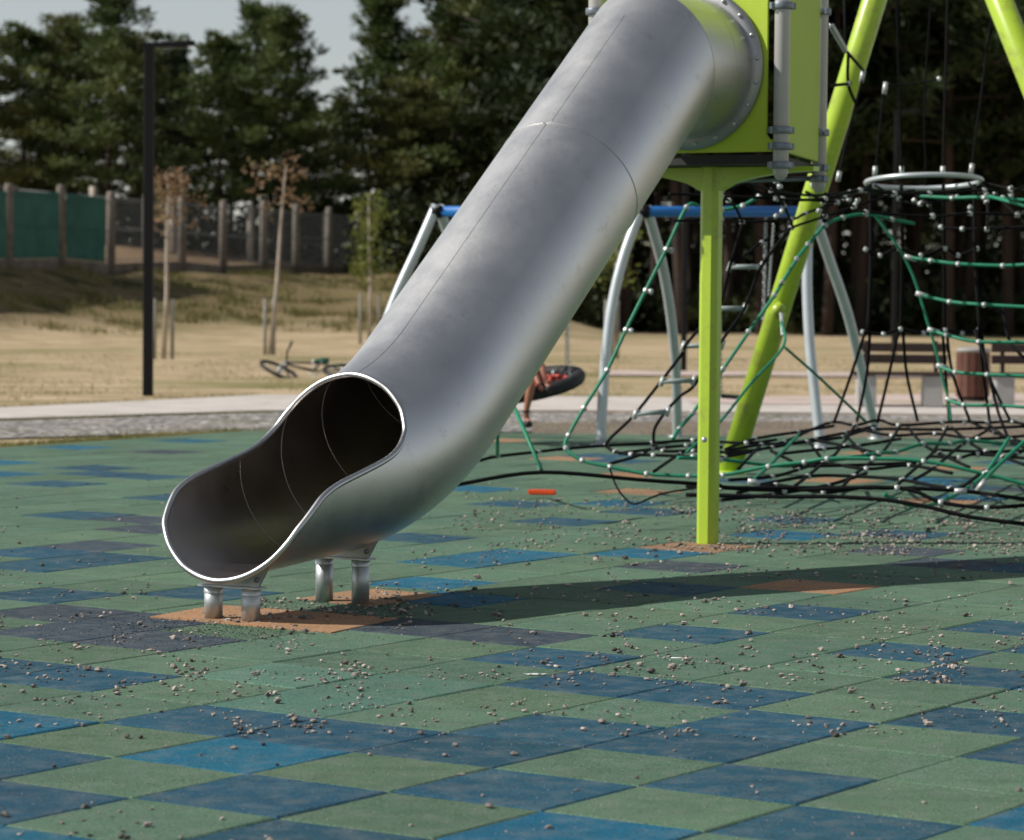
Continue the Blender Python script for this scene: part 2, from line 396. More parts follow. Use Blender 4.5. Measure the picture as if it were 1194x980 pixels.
# rubber tiles
GY, GTX, GTY = .9812927, -1.02069, 7.96857
gc, gs = math.cos(GY), math.sin(GY)
def g2w(i, j): return Vector((GTX + .5*(gc*i + gs*j), GTY + .5*(gs*i - gc*j), 0))
def w2g(p):
    x, y = (p.x - GTX)*2, (p.y - GTY)*2
    return (gc*x + gs*y, gs*x - gc*y)
PAL = {'G': (.090, .165, .106), 'B': (.016, .076, .120), 'S': (.044, .064, .084), 'L': (.008, .115, .195), 'O': (.36, .20, .105), 'T': (.088, .190, .140)}
colour_at = {'B': [(248,839),(388,856),(542,874),(650,851),(832,810),(690,797),(600,920),(814,868),(904,846),(1140,790),(888,913),(1150,840),(306,929),(60,930),(60,885),(110,794),(20,780),
                   (1175,885),(960,965),(350,980),(51,664),(10,656),(16,692),(184,650),(114,550),(180,559),(78,565),(180,579),(90,599),(16,645),(633,769),(630,605),(555,627),(578,585),
                   (812,742),(940,715),(780,692),(1066,761),(1158,731),(1160,662),(1070,628),(1187,757),(140,546),(236,690)],
             'L': [(270,880),(44,849),(40,972),(163,733),(86,524),(20,540),(214,515),(531,660),(664,647),(511,685),(521,705),(561,571),(732,646),(852,624),(660,982),(1215,950)],
             'S': [(61,718),(30,732),(184,754),(133,618),(170,611),(110,631),(602,744),(521,738),(810,666),(1066,646),(1097,656),(110,722)],
             'O': [(842,640),(950,688),(660,536),(730,555),(733,570),(1122,546),(1092,583),(1012,527),(575,512),(985,560)],
             'T': [(400,800),(330,780),(470,800),(390,820)]}
dye = {}
for k, lst in colour_at.items():
    for (u, v) in lst:
        a, b_ = w2g(ground_at(u, v)); dye[(math.floor(a), math.floor(b_))] = k
for (u, v) in [(0, 0)][1:] + [(2000, 690)]:
    a, b_ = w2g(ground_at(u, v)); dye[(math.floor(a), math.floor(b_))] = 'O'
def rubber_floor():
    me = bpy.data.meshes.new('rubber_floor'); bm = bmesh.new(); lay = bm.loops.layers.float_color.new('dye')
    r2 = random.Random(3)
    GA, BV, DP = .0026, .007, .006
    for i in range(-34, 62):
        for j in range(-46, 48):
            c = g2w(i+.5, j+.5)
            if not (-9.5 < c.x < 12 and -3 < c.y < 29.5): continue
            if (Vector((c.x, c.y)) - E0).dot(LN) > .6: continue
            k = dye.get((i, j))
            if k is None:
                k = 'G'; q = r2.random()
                far = c.y > 17.5; off = not (-.19 < c.x/max(c.y, .1) < .19) or c.y < 7
                if (far or off) and q < (.06 if not off else .16): k = r2.choice('BBLS')
                if off and q > .965: k = 'O'
            cc = PAL[k]; jit = r2.uniform(.87, 1.12); jj = r2.uniform(-.05, .05)
            cc = (cc[0]*jit*(1+jj), cc[1]*jit, cc[2]*jit*(1-jj), 1)
            tilt = [r2.uniform(-.0018, .0018) for _ in range(4)]; zb = r2.uniform(-.0016, .0012)
            cs = [(i, j), (i+1, j), (i+1, j+1), (i, j+1)]
            sg = [(1, 1), (-1, 1), (-1, -1), (1, -1)]
            low, top = [], []
            for (a, b_), (sa, sb), tz in zip(cs, sg, tilt):
                p = g2w(a + sa*GA*2, b_ + sb*GA*2); q_ = g2w(a + sa*(GA+BV)*2, b_ + sb*(GA+BV)*2)
                low.append(bm.verts.new((p.x, p.y, -DP*3))); top.append(bm.verts.new((q_.x, q_.y, zb + tz)))
            mid = []
            for (a, b_), (sa, sb), t in zip(cs, sg, top):
                p = g2w(a + sa*GA*2, b_ + sb*GA*2); mid.append(bm.verts.new((p.x, p.y, t.co.z - .004)))
            fs = [bm.faces.new(top[::-1])]
            for a in range(4):
                b2 = (a+1) % 4
                fs.append(bm.faces.new((top[a], top[b2], mid[b2], mid[a]))); fs.append(bm.faces.new((mid[a], mid[b2], low[b2], low[a])))
            for fc in fs:
                for lp in fc.loops: lp[lay] = cc
    for quad in ([(175,720),(386,738.5),(465,722),(254,706)], [(347,699),(437,707.5),(515,694),(425,687)]):
        P_ = [ground_at(u, v) for u, v in quad]; cc = (.38, .215, .115, 1)
        t_ = [bm.verts.new((p.x, p.y, .0035)) for p in P_]; l_ = [bm.verts.new((p.x, p.y, -.01)) for p in P_]
        f0 = bm.faces.new(t_)
        if f0.normal.z < 0: pass
        for fc in [f0] + [bm.faces.new((t_[a], l_[a], l_[(a+1) % 4], t_[(a+1) % 4])) for a in range(4)]:
            for lp in fc.loops: lp[lay] = cc
    for co_, no in ((E0, LN), (E1, Vector((-(E2-E1).y, (E2-E1).x)).normalized())):
        bmesh.ops.bisect_plane(bm, geom=bm.verts[:] + bm.edges[:] + bm.faces[:], plane_co=(co_.x, co_.y, 0), plane_no=(no.x, no.y, 0), clear_outer=True)
    bm.normal_update(); bmesh.ops.recalc_face_normals(bm, faces=bm.faces)
    bm.to_mesh(me); bm.free(); me.materials.append(M['tiles'])
    o = bpy.data.objects.new('rubber_floor', me); col.objects.link(o); tag(o, kind='structure')
rubber_floor()
sheet('underlay', [(-9.5, -3), (12, -3), (12, 27.4), p_(E1 - LN*.03), p_(E0 - LN*.03 - LD*30), (-9.5, 5)], -.016, M['pad'])

# ------------------------------------------------------------------ tube slide
SY = .5255
SH, SJ = Vector((math.sin(SY), math.cos(SY), 0)), Vector((math.cos(SY), -math.sin(SY), 0)); UP = Vector((0, 0, 1))
SP = Vector((-.92, 12.6523, 0)); TR = .372
LO, Z0, HS, HZ, RB, ZT, SE = .0621, .5812, .7707, .0803, 1.5729, 2.564, 3.69
a1, a2 = math.atan(LO), math.atan(HS)
s1 = (Z0 - HZ)/(HS - LO); zc1 = Z0 + LO*s1; t1 = RB*math.tan((a2-a1)/2)
sA = s1 - t1*math.cos(a1); sB = s1 + t1*math.cos(a2)
def axis_sz(s):
    if s <= sA: return Z0 + LO*s, a1
    if s >= sB: return HZ + HS*s, a2
    cx = sA - RB*math.sin(a1); cz = Z0 + LO*sA + RB*math.cos(a1)
    a = math.asin((s - cx)/RB); return cz - RB*math.cos(a), a
def tube_pt(s, th, r):
    z, a = axis_sz(s); n = SH*(-math.sin(a)) + UP*math.cos(a)
    return SP + SH*s + UP*z + (SJ*math.sin(th) - n*math.cos(th))*r
NT_ = [R(q) for q in (0, 30, 50, 65, 75, 84, 90, 95, 100, 106, 115, 130, 150, 180)]
CUT = [-0.6059, -0.5797, -0.5414, -0.4982, -0.4318, -0.3632, -0.2558, -0.04, 0.16, 0.265, 0.3576, 0.4322, 0.4857, 0.5258]
# smooth the cut curve
def cut_s(th):
    t = abs((th + math.pi) % (2*math.pi) - math.pi)
    acc = 0; wsum = 0
    for d, w_ in ((-.05, .5), (-.025, 1), (0, 1.4), (.025, 1), (.05, .5)):
        q = abs(t + d); q = 2*math.pi - q if q > math.pi else q
        acc += w_*interp(q, NT_, CUT); wsum += w_
    return acc/wsum
s2 = (ZT - HZ)/HS; r2b = .55; t2 = r2b*math.tan(a2/2); sC = s2 - .26
slide = thing('tube_slide', 'large brushed steel tube slide with scooped open end standing on short steel legs', 'slide', (SP.x, SP.y, 0), 0)
def slide_body():
    b = MB(); NTH = 128; K1, K2 = 30, 10
    stations = []
    for k in range(NTH):
        th = -math.pi + 2*math.pi*k/NTH; s0 = cut_s(th)
        colm = [s0 + (sB + .1 - s0)*q/K1 for q in range(K1)] + [lerp(sB + .1, sC, q/K2) for q in range(K2+1)]
        stations.append([tube_pt(s, th, TR) for s in colm])
    nS = len(stations[0]); vs = [p for c in stations for p in c]
    fs = [(k*nS+i, k*nS+i+1, ((k+1) % NTH)*nS+i+1, ((k+1) % NTH)*nS+i) for k in range(NTH) for i in range(nS-1)]
    b.add(vs, fs, True)
    # mitred elbow to the wall: two bends
    def ring(s, z, a, st=1.0):
        n = SH*(-math.sin(a)) + UP*math.cos(a)
        return [SP + SH*s + UP*z + (SJ*math.sin(th) - n*math.cos(th)*st)*TR for th in [-math.pi + 2*math.pi*k/NTH for k in range(NTH)]]
    zC = HZ + HS*sC
    seg = [(sC, zC, a2, 1), (s2, ZT, a2/2, 1/math.cos(a2/2)), (s2 + .27, ZT, 0, 1), (SE, ZT, 0, 1)]
    for q in range(3):
        A, B_ = ring(*seg[q]), ring(*seg[q+1])
        b.add(A + B_, [(k, NTH+k, NTH+(k+1) % NTH, (k+1) % NTH) for k in range(NTH)], True)
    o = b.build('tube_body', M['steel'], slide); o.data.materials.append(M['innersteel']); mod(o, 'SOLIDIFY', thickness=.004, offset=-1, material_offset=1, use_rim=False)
    # rolled rim
    rb = MB(); pts = [tube_pt(cut_s(th), th, TR) for th in [-math.pi + 2*math.pi*k/220 for k in range(220)]]
    rb.tube(pts, .0135, 12, closed=True); rb.build('rolled_rim', M['rim'], slide)
    # weld seams
    def seam(f, w_=.0035, sides=(0, 1)):
        pts = []
        for k in range(161):
            th = -math.pi + 2*math.pi*k/160; s = f(th)
            pts.append((s, th))
        for rr_ in [(TR + .0005, TR - .0045)[q] for q in sides]:
            run = []
            wb = MB(); any_ = False
            for s, th in pts:
                if s > cut_s(th) + .01: run.append(tube_pt(s, th, rr_))
                else:
                    if len(run) > 2: wb.tube(run, w_*.6, 5); any_ = True
                    run = []
            if len(run) > 2: wb.tube(run, w_*.6, 5); any_ = True
            if any_: wb.build('weld_seam', M['weld'], slide)
    for sv in (.10, .42, .76, 1.12): seam(lambda th, sv=sv: sv, .0014, (1,))
    seam(lambda th: 2.36)
    for thl, sa_, sb_ in ((R(179), .55, 2.36), (R(176), 2.36, s2 - .1)):
        wb = MB(); wb.tube([tube_pt(lerp(sa_, sb_, q/30), thl, TR + .0002) for q in range(31)], .0013, 5)
        wb.build('weld_seam', M['weld'], slide)
    for q in (1, 2):
        wb = MB(); ring_ = ring(*seg[q]); wb.tube([p for p in ring_], .0014, 5, closed=True); wb.build('weld_seam', M['weld'], slide)
    # flange
    fl = MB(); RF = .432; c = SP + SH*(SE - .006) + UP*ZT
    Mf = Matrix.Translation(c) @ Matrix(((SJ.x, 0, SH.x, 0), (SJ.y, 0, SH.y, 0), (0, 1, 0, 0), (0, 0, 0, 1)))
    fl.lathe(None, [(TR-.002, -.006), (RF, -.006), (RF, .006), (TR-.002, .006)], 96, Mf)
    fo = fl.build('flange', M['flange'], slide)
    for k in range(20):
        a = 2*math.pi*(k + .35)/20; p = Vector(((RF-.028)*math.cos(a), (RF-.028)*math.sin(a), 0))
        bb = MB(); Mb = Mf @ Matrix.Translation(p) @ Matrix.Rotation(math.pi, 4, 'X')
        bb.lathe(None, [(.0, .020), (.007, .019), (.011, .014), (.0125, .006), (.0125, 0)], 10, Mb); bb.build('bolt', M['galv'], fo)
slide_body()
def slide_legs():
    for s, sep in ((-.47, .095), (.36, .095)):
        z, a = axis_sz(s); zb = z - TR*1.0
        br = MB(); base = SP + SH*s
        Ml = Matrix.Translation(base) @ Matrix(((SJ.x, SH.x, 0, 0), (SJ.y, SH.y, 0, 0), (0, 0, 1, 0), (0, 0, 0, 1)))
        ztop = zb - .005
        poly = [(-.135, ztop - .03), (.135, ztop - .03)]
        for q in range(13):
            x = lerp(.185, -.185, q/12); poly.append((x, z - math.sqrt((TR+.001)**2 - x*x) + .0))
        br.prism(poly, .012, Ml)
        br.box(None, (.30, .075, .008), M=Ml @ Matrix.Translation((0, 0, ztop - .034)))
        bo = br.build('saddle_bracket', M['galv'], slide)
        for sg in (-1, 1):
            bb = MB(); bb.lathe(None, [(0, .008), (.009, .007), (.011, 0)], 8, Ml @ Matrix.Translation((sg*.13, -.008, ztop + .0)) @ Matrix.Rotation(math.pi/2, 4, 'X')); bb.build('bolt', M['clampgrey'], bo)
            lg = MB(); p = base + SJ*sep*sg
            lg.lathe(p, [(.0, 0), (.039, 0), (.039, ztop - .036), (.034, ztop - .036)], 24)
            lg.lathe(p, [(.041, ztop - .066), (.041, ztop - .0365), (.03, ztop - .0365)], 24)
            lg.build('leg', M['galv'], slide)
slide_legs()

# ------------------------------------------------------------------ play tower
W0 = SP + SH*(SE + .012); 
tower = thing('play_tower', 'lime green play tower on one thick square post with grey pipe uprights', 'play tower', (1.06, 16.12, 0))
PB = [at(695, 20, 16.13), at(911.5, 100, 15.57), at(956, 120, 16.9), at(740, 120, 17.46)]
for q in PB: q.z = 0
def tower_build():
    c = ground_at(825, 634)
    b = MB(); b.beam((c.x, c.y, .0), (c.x, c.y, 2.0545), .108, .108, .028, up=SH); b.build('post', M['lime'], tower)
    bt = MB(); p = at(823.5, 513, 16.05); bt.lathe(None, [(0, .012), (.014, .01), (.016, 0)], 12, Matrix.Translation(p + Vector((-.01, -.0, 0))) @ Matrix.Rotation(math.pi/2, 4, 'X')); bt.build('bolt', M['galv'], tower)
    # bracket arms spreading under the floor
    zt = 2.052
    for dv in (SJ, -SJ, SH):
        ln = .62 if abs(dv.dot(SJ)) > .5 else .55
        Ma = Matrix.Translation(c) @ Matrix(((dv.x, -dv.y, 0, 0), (dv.y, dv.x, 0, 0), (0, 0, 1, 0), (0, 0, 0, 1)))
        poly = [(.04, zt), (.04, zt - .125)]
        for q in range(9):
            t = q/8; poly.append((.06 + (ln - .06)*t, zt - .125 + .10*math.sin(t*math.pi/2)**.6))
        poly.append((ln, zt))
        a_ = MB(); a_.prism(poly, .075, Ma); a_.build('bracket_arm', M['lime'], tower)
    fl = MB(); q = [p for p in PB]; cen = sum(q, Vector())/4
    pts = [cen + (p - cen)*.95 for p in q]
    n = 4
    fl.add([(p.x, p.y, z) for z in (2.055, 2.105) for p in pts], [(0, 3, 2, 1), (4, 5, 6, 7)] + [(i, (i+1) % 4, 4+(i+1) % 4, 4+i) for i in range(4)], False)
    fl.build('floor_board', M['floorplate'], tower)
    # wall with a round opening (front)
    ZB = 2.118; ZTP = 3.30
    Mw = Matrix.Translation(W0 + SH*.008) @ Matrix(((SJ.x, SH.x, 0, 0), (SJ.y, SH.y, 0, 0), (0, 0, 1, 0), (0, 0, 0, 1)))
    xl = -.52; xr = .552
    bm = bmesh.new()
    outer = [(xl, ZB), (xr + .02, ZB), (xr + .02, ZB + .05), (xr - .085, ZB + .065), (xr - .105, ZB + .09), (xr - .105, ZTP), (xl, ZTP)]
    NC = 64; hole = [(TR*.98*math.cos(2*math.pi*k/NC), ZT + TR*.98*math.sin(2*math.pi*k/NC)) for k in range(NC)]
    me = bpy.data.meshes.new('wall_panel')
    vo = [bm.verts.new((x, 0, z)) for x, z in outer]; vh = [bm.verts.new((x, 0, z)) for x, z in hole]
    eo = [bm.edges.new((vo[i], vo[(i+1) % len(vo)])) for i in range(len(vo))]; eh = [bm.edges.new((vh[i], vh[(i+1) % NC])) for i in range(NC)]
    bmesh.ops.triangle_fill(bm, use_beauty=True, edges=eo + eh)
    # remove faces filling the hole
    for f in [f for f in bm.faces if all((math.hypot(v.co.x, v.co.z - ZT) < TR*.99) for v in f.verts)]: bm.faces.remove(f)
    bm.transform(Mw); bm.to_mesh(me); bm.free(); me.materials.append(M['limepanel'])
    o = bpy.data.objects.new('wall_panel', me); col.objects.link(o); put(o, tower); mod(o, 'SOLIDIFY', thickness=.018, offset=0)
    # other walls
    for A, B_, t0, t1 in ((PB[1], PB[2], .06, .93), (PB[3], PB[0], .08, .92)):
        d = B_ - A; m_ = MB(); a_ = A + d*t0; b2 = A + d*t1
        m_.beam((a_.x, a_.y, (ZB + ZTP)/2), (b2.x, b2.y, (ZB + ZTP)/2), .018, ZTP - ZB, .004); m_.build('wall_panel', M['limepanel'], tower)
    # pipe uprights with clamps and domed ends
    cl = [(7, 152, 171, 193), (14, 155, 196, 209)]
    for i, p in enumerate(PB):
        zb = {0: 1.99, 1: 1.995, 2: 1.975, 3: 1.975}[i]; r_ = .041
        b = MB(); b.lathe((p.x, p.y, 0), [(0, zb - .03), (.018, zb - .027), (.032, zb - .012), (r_, zb + .012), (r_, 3.55)], 24)
        po = b.build('pipe_upright', M['pipe'], tower)
        vs_ = cl[0] if i != 2 else cl[1]
        u0 = {0: 695, 1: 911, 2: 957, 3: 757}[i]
        if i == 0: zs = [at(695, 14, p.y).z, 2.08, 2.16]
        elif i == 3: zs = [2.0, 2.15, 2.9]
        else: zs = [at(u0, v, p.y).z for v in vs_]
        for z in zs:
            b = MB(); b.lathe((p.x, p.y, 0), [(r_+.0005, z - .019), (.054, z - .019), (.057, z - .014), (.057, z + .014), (.054, z + .019), (r_+.0005, z + .019)], 24)
            d = (cen - p).normalized()
            for sg in (-1, 1):
                e = d.cross(UP)*sg
                b.box(None, (.028, .03, .034), M=Matrix.Translation((p.x + e.x*.056, p.y + e.y*.056, z)) @ Matrix.Rotation(math.atan2(e.y, e.x), 4, 'Z'))
            b.build('pipe_clamp', M['clampgrey'], po)
    b = MB(); b.tube([at(812, 212, 17.0), at(945, 208.5, 16.9)], .014, 8); b.build('net_bar', M['clampgrey'], tower)
tower_build()

# ------------------------------------------------------------------ climbing net with inclined frame
net = thing('rope_climbing_net', 'black and green rope climbing net hung from tall inclined lime green pipes', 'climbing net', (2.96, 21, 0))
apex = at(1083, -205, 21.0)
def frame_leg(base, r_, extra=None):
    b = MB(); b.tube([base + (base - apex).normalized()*.05, lerp(base, apex, .5), apex], r_, 24); o = b.build('frame_leg', M['lime'], net)
    f = MB(); f.lathe((base.x, base.y, 0), [(0, .03), (r_*1.5, .03), (r_*1.6, .0)], 24); f.build('foot_plate', M['lime'], o)
    return o
fl1 = frame_leg(ground_at(849, 553), .088)
frame_leg(Vector((4.66, 20.0, 0)), .092)
lug = MB(); pl = at(911, 360, 21.75); lug.tube([pl + Vector((-.05, 0, .01)), pl + Vector((.0, -.02, -.03))], .055, 14); lug.tube([pl + Vector((0, -.02, -.03)), pl + Vector((.005, -.02, -.075))], .03, 12)
lug.build('rope_lug', M['lime'], fl1)
def lowD(v): return 17.0 + (582 - v)*.052
def P3(u, v, D): return at(u, v, lowD(v) if D == 'L' else D)
clamps = []
def rope(pts, D0='L', D1=None, mat='blackrope', r_=.0112, cl='in', sub=5, taper=False):
    n = len(pts); P = []
    if D1 is None: D1 = D0
    for i, (u, v) in enumerate(pts):
        if D0 == 'L': P.append(P3(u, v, 'L'))
        else: P.append(at(u, v, lerp(D0, D1, i/max(1, n-1))))
    for q in P: q.z = max(q.z, .03)
    b = MB(); b.tube(smooth_path(P, sub), r_, 7); b.build('rope', M[mat], net)
    for i in range(n):
        if cl == 'all' or (cl == 'in' and 0 < i < n-1):
            clamps.append((P[i], (P[min(i+1, n-1)] - P[max(i-1, 0)]).normalized()))
    return P
ferr = []
def ferrule(a, b_, D):
    ferr.append((P3(*a, D), P3(*b_, D)))
GR = dict(mat='greenrope', r_=.0125)
# lower deck
rope([(560,537),(580,532.5),(628,527),(659,523.6),(706,520),(760,517),(808,513.7),(870,517),(905,513)])
rope([(490,574),(538,564.5),(631,551),(749,560),(808,564),(837,566),(861,569),(1023,569),(1124,573),(1210,585)], 16.9, 17.4, r_=.012, cl=None)
rope([(800,577),(841,578),(915,579.5),(972,579.5),(1030,583),(1080,591),(1131,603),(1210,613)], 16.9, 16.5, r_=.012, cl=None)
rope([(800,567),(841,569),(915,572),(1046,569),(1097,586),(1151,592),(1210,588)], 17.4, 17.0, r_=.012)
rope([(711,546),(719.6,569),(733,585),(744,587),(776,575),(838,566)], 17.6, 17.2, r_=.006, cl=None)
rope([(706,520),(717,527),(736,530),(762,531),(808,532.5),(845,533),(905,520)])
rope([(711.5,541),(748,530),(764,518)]); rope([(762.5,550),(792,530),(812,522)]); rope([(764,518),(773,526),(808,526),(850,528)])
rope([(600,476),(631,548)], 17.9, 17.4, **GR, cl=None); ferrule((629,540), (632,553), 17.5)
rope([(580,505),(580,532)], 18.5, 19.5, **GR, cl=None)
rope([(814,240),(800.5,242),(777,291),(753,339),(730,385),(708,432),(681,476),(663,508),(660,523),(679,537),(711.5,544.5),(754,552.6),(803,555),(843,554),(896,544),(938,539),(964.5,535),(1018,535),(1077,538),(1148,552.6),(1210,569)], 19.6, 18.4, **GR)
rope([(790,534),(840,536),(899,543),(938,542),(1024,529),(1044.5,527.5),(1076,517.7),(1107,517.7),(1127.6,514),(1175,517.7),(1210,516)], 19.0, 20.6, **GR)
rope([(932,506.7),(898,542),(878.5,560)], **GR, cl=None); ferrule((872,561), (886,564), 17.6)
rope([(1176.5,511),(1150,551),(1130.5,567.5),(1098,585),(1071,590.6),(1047.5,585),(1030,576)], 18.5, 17.0, **GR)
rope([(1200,510),(1159,548),(1144,567.5)], 18.2, 17.6, **GR, cl=None); ferrule((1139,573), (1150,559), 17.5); ferrule((1113,573), (1127,573), 17.3)
rope([(846,526),(887.5,518.6),(914,515.6),(967.5,493),(997,496),(1024,490),(1047.5,496),(1098,493),(1124.6,492),(1151,493),(1181,492),(1210,500)], cl='in')
rope([(905,519),(941,515.6),(982,510),(1018,501),(1101,501),(1210,497)])
rope([(846,529),(900,522),(950,512),(985,505),(1020,497)])
rope([(997,496),(976,527.5),(966,535),(941,556),(926,567.5)], cl=None); rope([(1049,498),(1034,521.5),(1021,535),(996,554),(981,569)], cl=None)
rope([(1105,498),(1089,526),(1077,538),(1052,560),(1044.5,569)], cl=None)
rope([(1059,499),(1076,518),(1095,529),(1130,545)]); rope([(988,510),(1010,530),(1027,535)]); rope([(1110,499),(1127.6,514),(1148,526.6),(1169,533),(1210,548)])
rope([(944,515.6),(957,534)]); rope([(899,526),(923,538)]); rope([(886,520),(861,547)], cl=None)
rope([(884.5,566),(942,555.6),(996,555.6),(1052,560),(1107,570),(1210,584)]); rope([(944,544),(982,543),(1068,540)], cl=None)
rope([(1083,532),(1118,534),(1140,530),(1210,536)]); rope([(1089,524.5),(1150,527),(1210,525)]); rope([(1154,496),(1178,514),(1210,530)])
rope([(1131,492),(1160,505),(1210,522)]); rope([(842,583),(900,577),(965,566),(1010,552)], cl='in')
for p_r in ([(846,524),(880,512),(930,504),(972,497)], [(925,545),(960,540),(1010,547),(1060,543),(1110,552)], [(850,560),(900,556),(930,548),(965,536)], [(1000,500),(1040,508),(1090,506),(1140,512),(1200,508)],
            [(1065,560),(1090,545),(1120,520),(1150,503)], [(1120,570),(1150,548),(1185,530),(1205,520)], [(905,530),(960,524),(1000,520),(1050,512)], [(860,575),(905,566),(960,574),(1010,568)], [(722,529),(760,524),(800,520),(842,522)], [(950,514),(985,520),(1024,529)]):
    rope(p_r)
# centre cone
tops = [1014.5, 1051, 1100, 1136]
for k, (ua, ub, bot, bot2) in enumerate(((1009.5, 1014.5, 972.5, 999.4), (1048, 1053, 1023, 1070), (1099, 1104, 1107, 1131), (1141, 1144, 1154, 1178))):
    D = 21.0 + (.3 if k in (1, 2) else -.15)
    rope([(ua, 385), (lerp(ua, bot, .45), 436), (bot, 493)], D, lowD(493)+.1, cl=None); rope([(ub, 385), (lerp(ub, bot2, .25), 436), (bot2, 491)], D, lowD(491), cl=None)
    rope([(tops[k], 215), (tops[k]+1, 300), (lerp(ua, ub, .5), 386)], 21.0, D, cl=None, r_=.014)
rope([(1136,385),(1150,425),(1163,478),(1175,510)], 21, 19.5, cl=None); rope([(1169,355),(1178,400),(1205,425)], 20.6, 20.2, cl=None)
rope([(1006,387.5),(1030,390),(1050,384),(1077,389),(1102,385),(1122,389),(1141,385)], 20.9, 21.0, cl='all')
rope([(1009.5,291),(1026,298),(1048,290),(1073.5,298),(1102,290),(1117,298),(1139,290)], 20.9, 21.0, cl='all')
for H_ in ([(1056.6,300),(1085,304),(1117,308),(1169,310),(1210,308)], [(1070,343),(1107,352),(1147.5,355.6),(1210,359)], [(1083.6,385),(1104,391),(1141,398.7),(1210,399)], [(1093.7,427),(1114,434),(1151,437),(1210,439)], [(1104,466),(1124,472),(1164,473),(1210,476)]):
    rope(H_, 20.4, 20.0, **GR); a = H_[0]; ferrule((a[0]-2, a[1]-1), (a[0]+12, a[1]+3), 20.38)
rope([(1019,250),(1040,278),(1058,307),(1070,337),(1080,371),(1092,411),(1099,441),(1105.5,465),(1109,492)], 20.45, 20.4, mat='greenrope', r_=.010, cl=None)
rope([(842,245),(866,240),(885,229)], 19.4, 19.4, **GR, cl='all'); 
rope([(785,512),(792,500),(808,481.5),(843,431),(873,387.5),(903,345),(912,330),(929,303),(942,286),(962,263),(982.5,254),(1009.5,250),(1040,256),(1066,261)], 19.2, 20.6, **GR)
rope([(911,376),(913.5,404),(875,448),(839.5,492),(800,528)], 20.4, 19.0, mat='greenrope', r_=.010, cl=None); rope([(913.5,404),(955.6,441),(1009.5,492)], 20.4, 20.6, mat='greenrope', r_=.010, cl=None)
rope([(1073.5,229),(1110,231),(1147.5,230.6),(1210,235)], 20.6, 20.2, **GR); rope([(1154,229),(1210,245)], 20.3, 20.0, mat='greenrope', cl=None)
# upper deck
up = [([(866,214),(905,232),(962,232),(1003,222),(1043,225.6),(1083.6,225.6),(1147.5,222),(1178,224),(1210,210)], 18.6, 20.5),
 ([(780,226),(841,229),(912,232),(976,235.7),(996,241),(1009.5,247.5),(1087,252.5),(1131,249),(1186,251),(1210,250)], 18.4, 20.6),
 ([(785,258),(841,256),(865,259),(922,256),(939,249),(976,236),(1016,219)], 19.3, 20.8),
 ([(866,300),(888,283),(922,266),(962,252.5),(996,241),(1040,227),(1066,222)], 19.5, 20.9),
 ([(870,212),(900,222),(945,228),(990,224),(1016,217)], 18.2, 21.0), ([(895,210),(914,240),(925,266)], 18.3, 19.4), ([(940,224),(960,236),(962,252)], 19, 20),
 ([(962,226),(985,231),(1003,222),(1016,215)], 19, 21), ([(1097,265),(1122,267),(1151,267),(1210,264)], 20.4, 20.2), ([(1060,222),(1083,239),(1087,252),(1097,265)], 21, 20.4),
 ([(1142,212),(1160,226),(1186,251),(1210,262)], 21, 20.2), ([(1142,212),(1178,220),(1210,222)], 21, 20.2), ([(1020,216),(1048,232),(1073,238),(1110,232)], 21, 20.5), ([(812,222),(850,234),(866,259)], 18.6, 19.4), ([(800,212),(842,222),(866,214)], 18.3, 18.4), ([(1130,214),(1150,236),(1151,267)], 21, 20.2)]
for p, a, b_ in up: rope(p, a, b_, r_=.0095)
# ring, its hangers and top ropes
rg = MB()
c = at(1077, 212, 21.0); rg.tube([c + Vector((.405*math.cos(t), .405*math.sin(t), -.034*math.sin(t) + .006*math.cos(t))) for t in [2*math.pi*k/48 for k in range(48)]], .0175, 12, closed=True)
rg.build('steel_ring', M['silver'], net)
for (ub, vb, ut, vt, Db) in ((1051.6, 206, 1045, -10, 21.3), (1099, 206, 1105, -10, 20.7), (1132, 203, 1160, -10, 21.0), (1020, 206, 1031, 100, 21)):
    rope([(ub, vb), (lerp(ub, ut, .5), lerp(vb, vt, .5)), (ut, vt)], Db, 21, r_=.0085, cl=None); ferrule((ub, vb), (lerp(ub, ut, .06), vb - 12), Db)
rope([(977.5,206),(990,150),(1006,90)], 20, 20.3, r_=.008, cl=None); ferrule((977,212), (979,200), 20); ferrule((1004,96), (1007,82), 20.3); ferrule((1031,110), (1033,96), 21)
rope([(986,59),(1006,82)], 19.6, 20.3, cl=None); rope([(989,64),(989,98),(998,121)], 19.6, 20, cl=None); rope([(970,100),(989,98),(992,97)], 19.4, 19.8, cl='in'); rope([(1036,99),(1065,98),(1094,92.6)], 21, 21, r_=.006, cl=None)
rope([(984,-6),(986,57)], 19.8, 19.6, r_=.008, cl=None); clamps.append((at(1095, 92, 21), Vector((1, 0, 0))))
rope([(1080,222),(1078,120),(1086,-8)], 21.4, 21.2, r_=.007, cl=None)
# rope ladder
La = [(866,261),(851,311),(839,355),(809,391),(799,404),(794,414.5),(770,446),(738,486),(713,510),(706,520)]
Lb = [(922,266),(888,311),(868,360),(839.5,401),(811,448),(794,461.6),(777,479.5),(763.6,499.7),(762,516.5)]
rope(La, 19.5, 20.1, cl=None); rope(Lb, 19.5, 20.1, cl=None)
for a, b_ in (((851,311.5),(888,311.5)), ((831,360),(868,360)), ((797,404),(842,402)), ((772,445),(809,444)), ((741,483),(778.5,480))):
    A, B_ = at(*a, 19.8), at(*b_, 19.8); m_ = MB(); m_.tube([A, B_], .017, 10); o = m_.build('rung', M['rung'], net)
    for q in (A, B_):
        e = MB(); d = Vector((.35, 0, 1)).normalized(); e.tube([q - d*.035, q + d*.035], .017, 8); e.build('rung_end', M['clamp'], o)
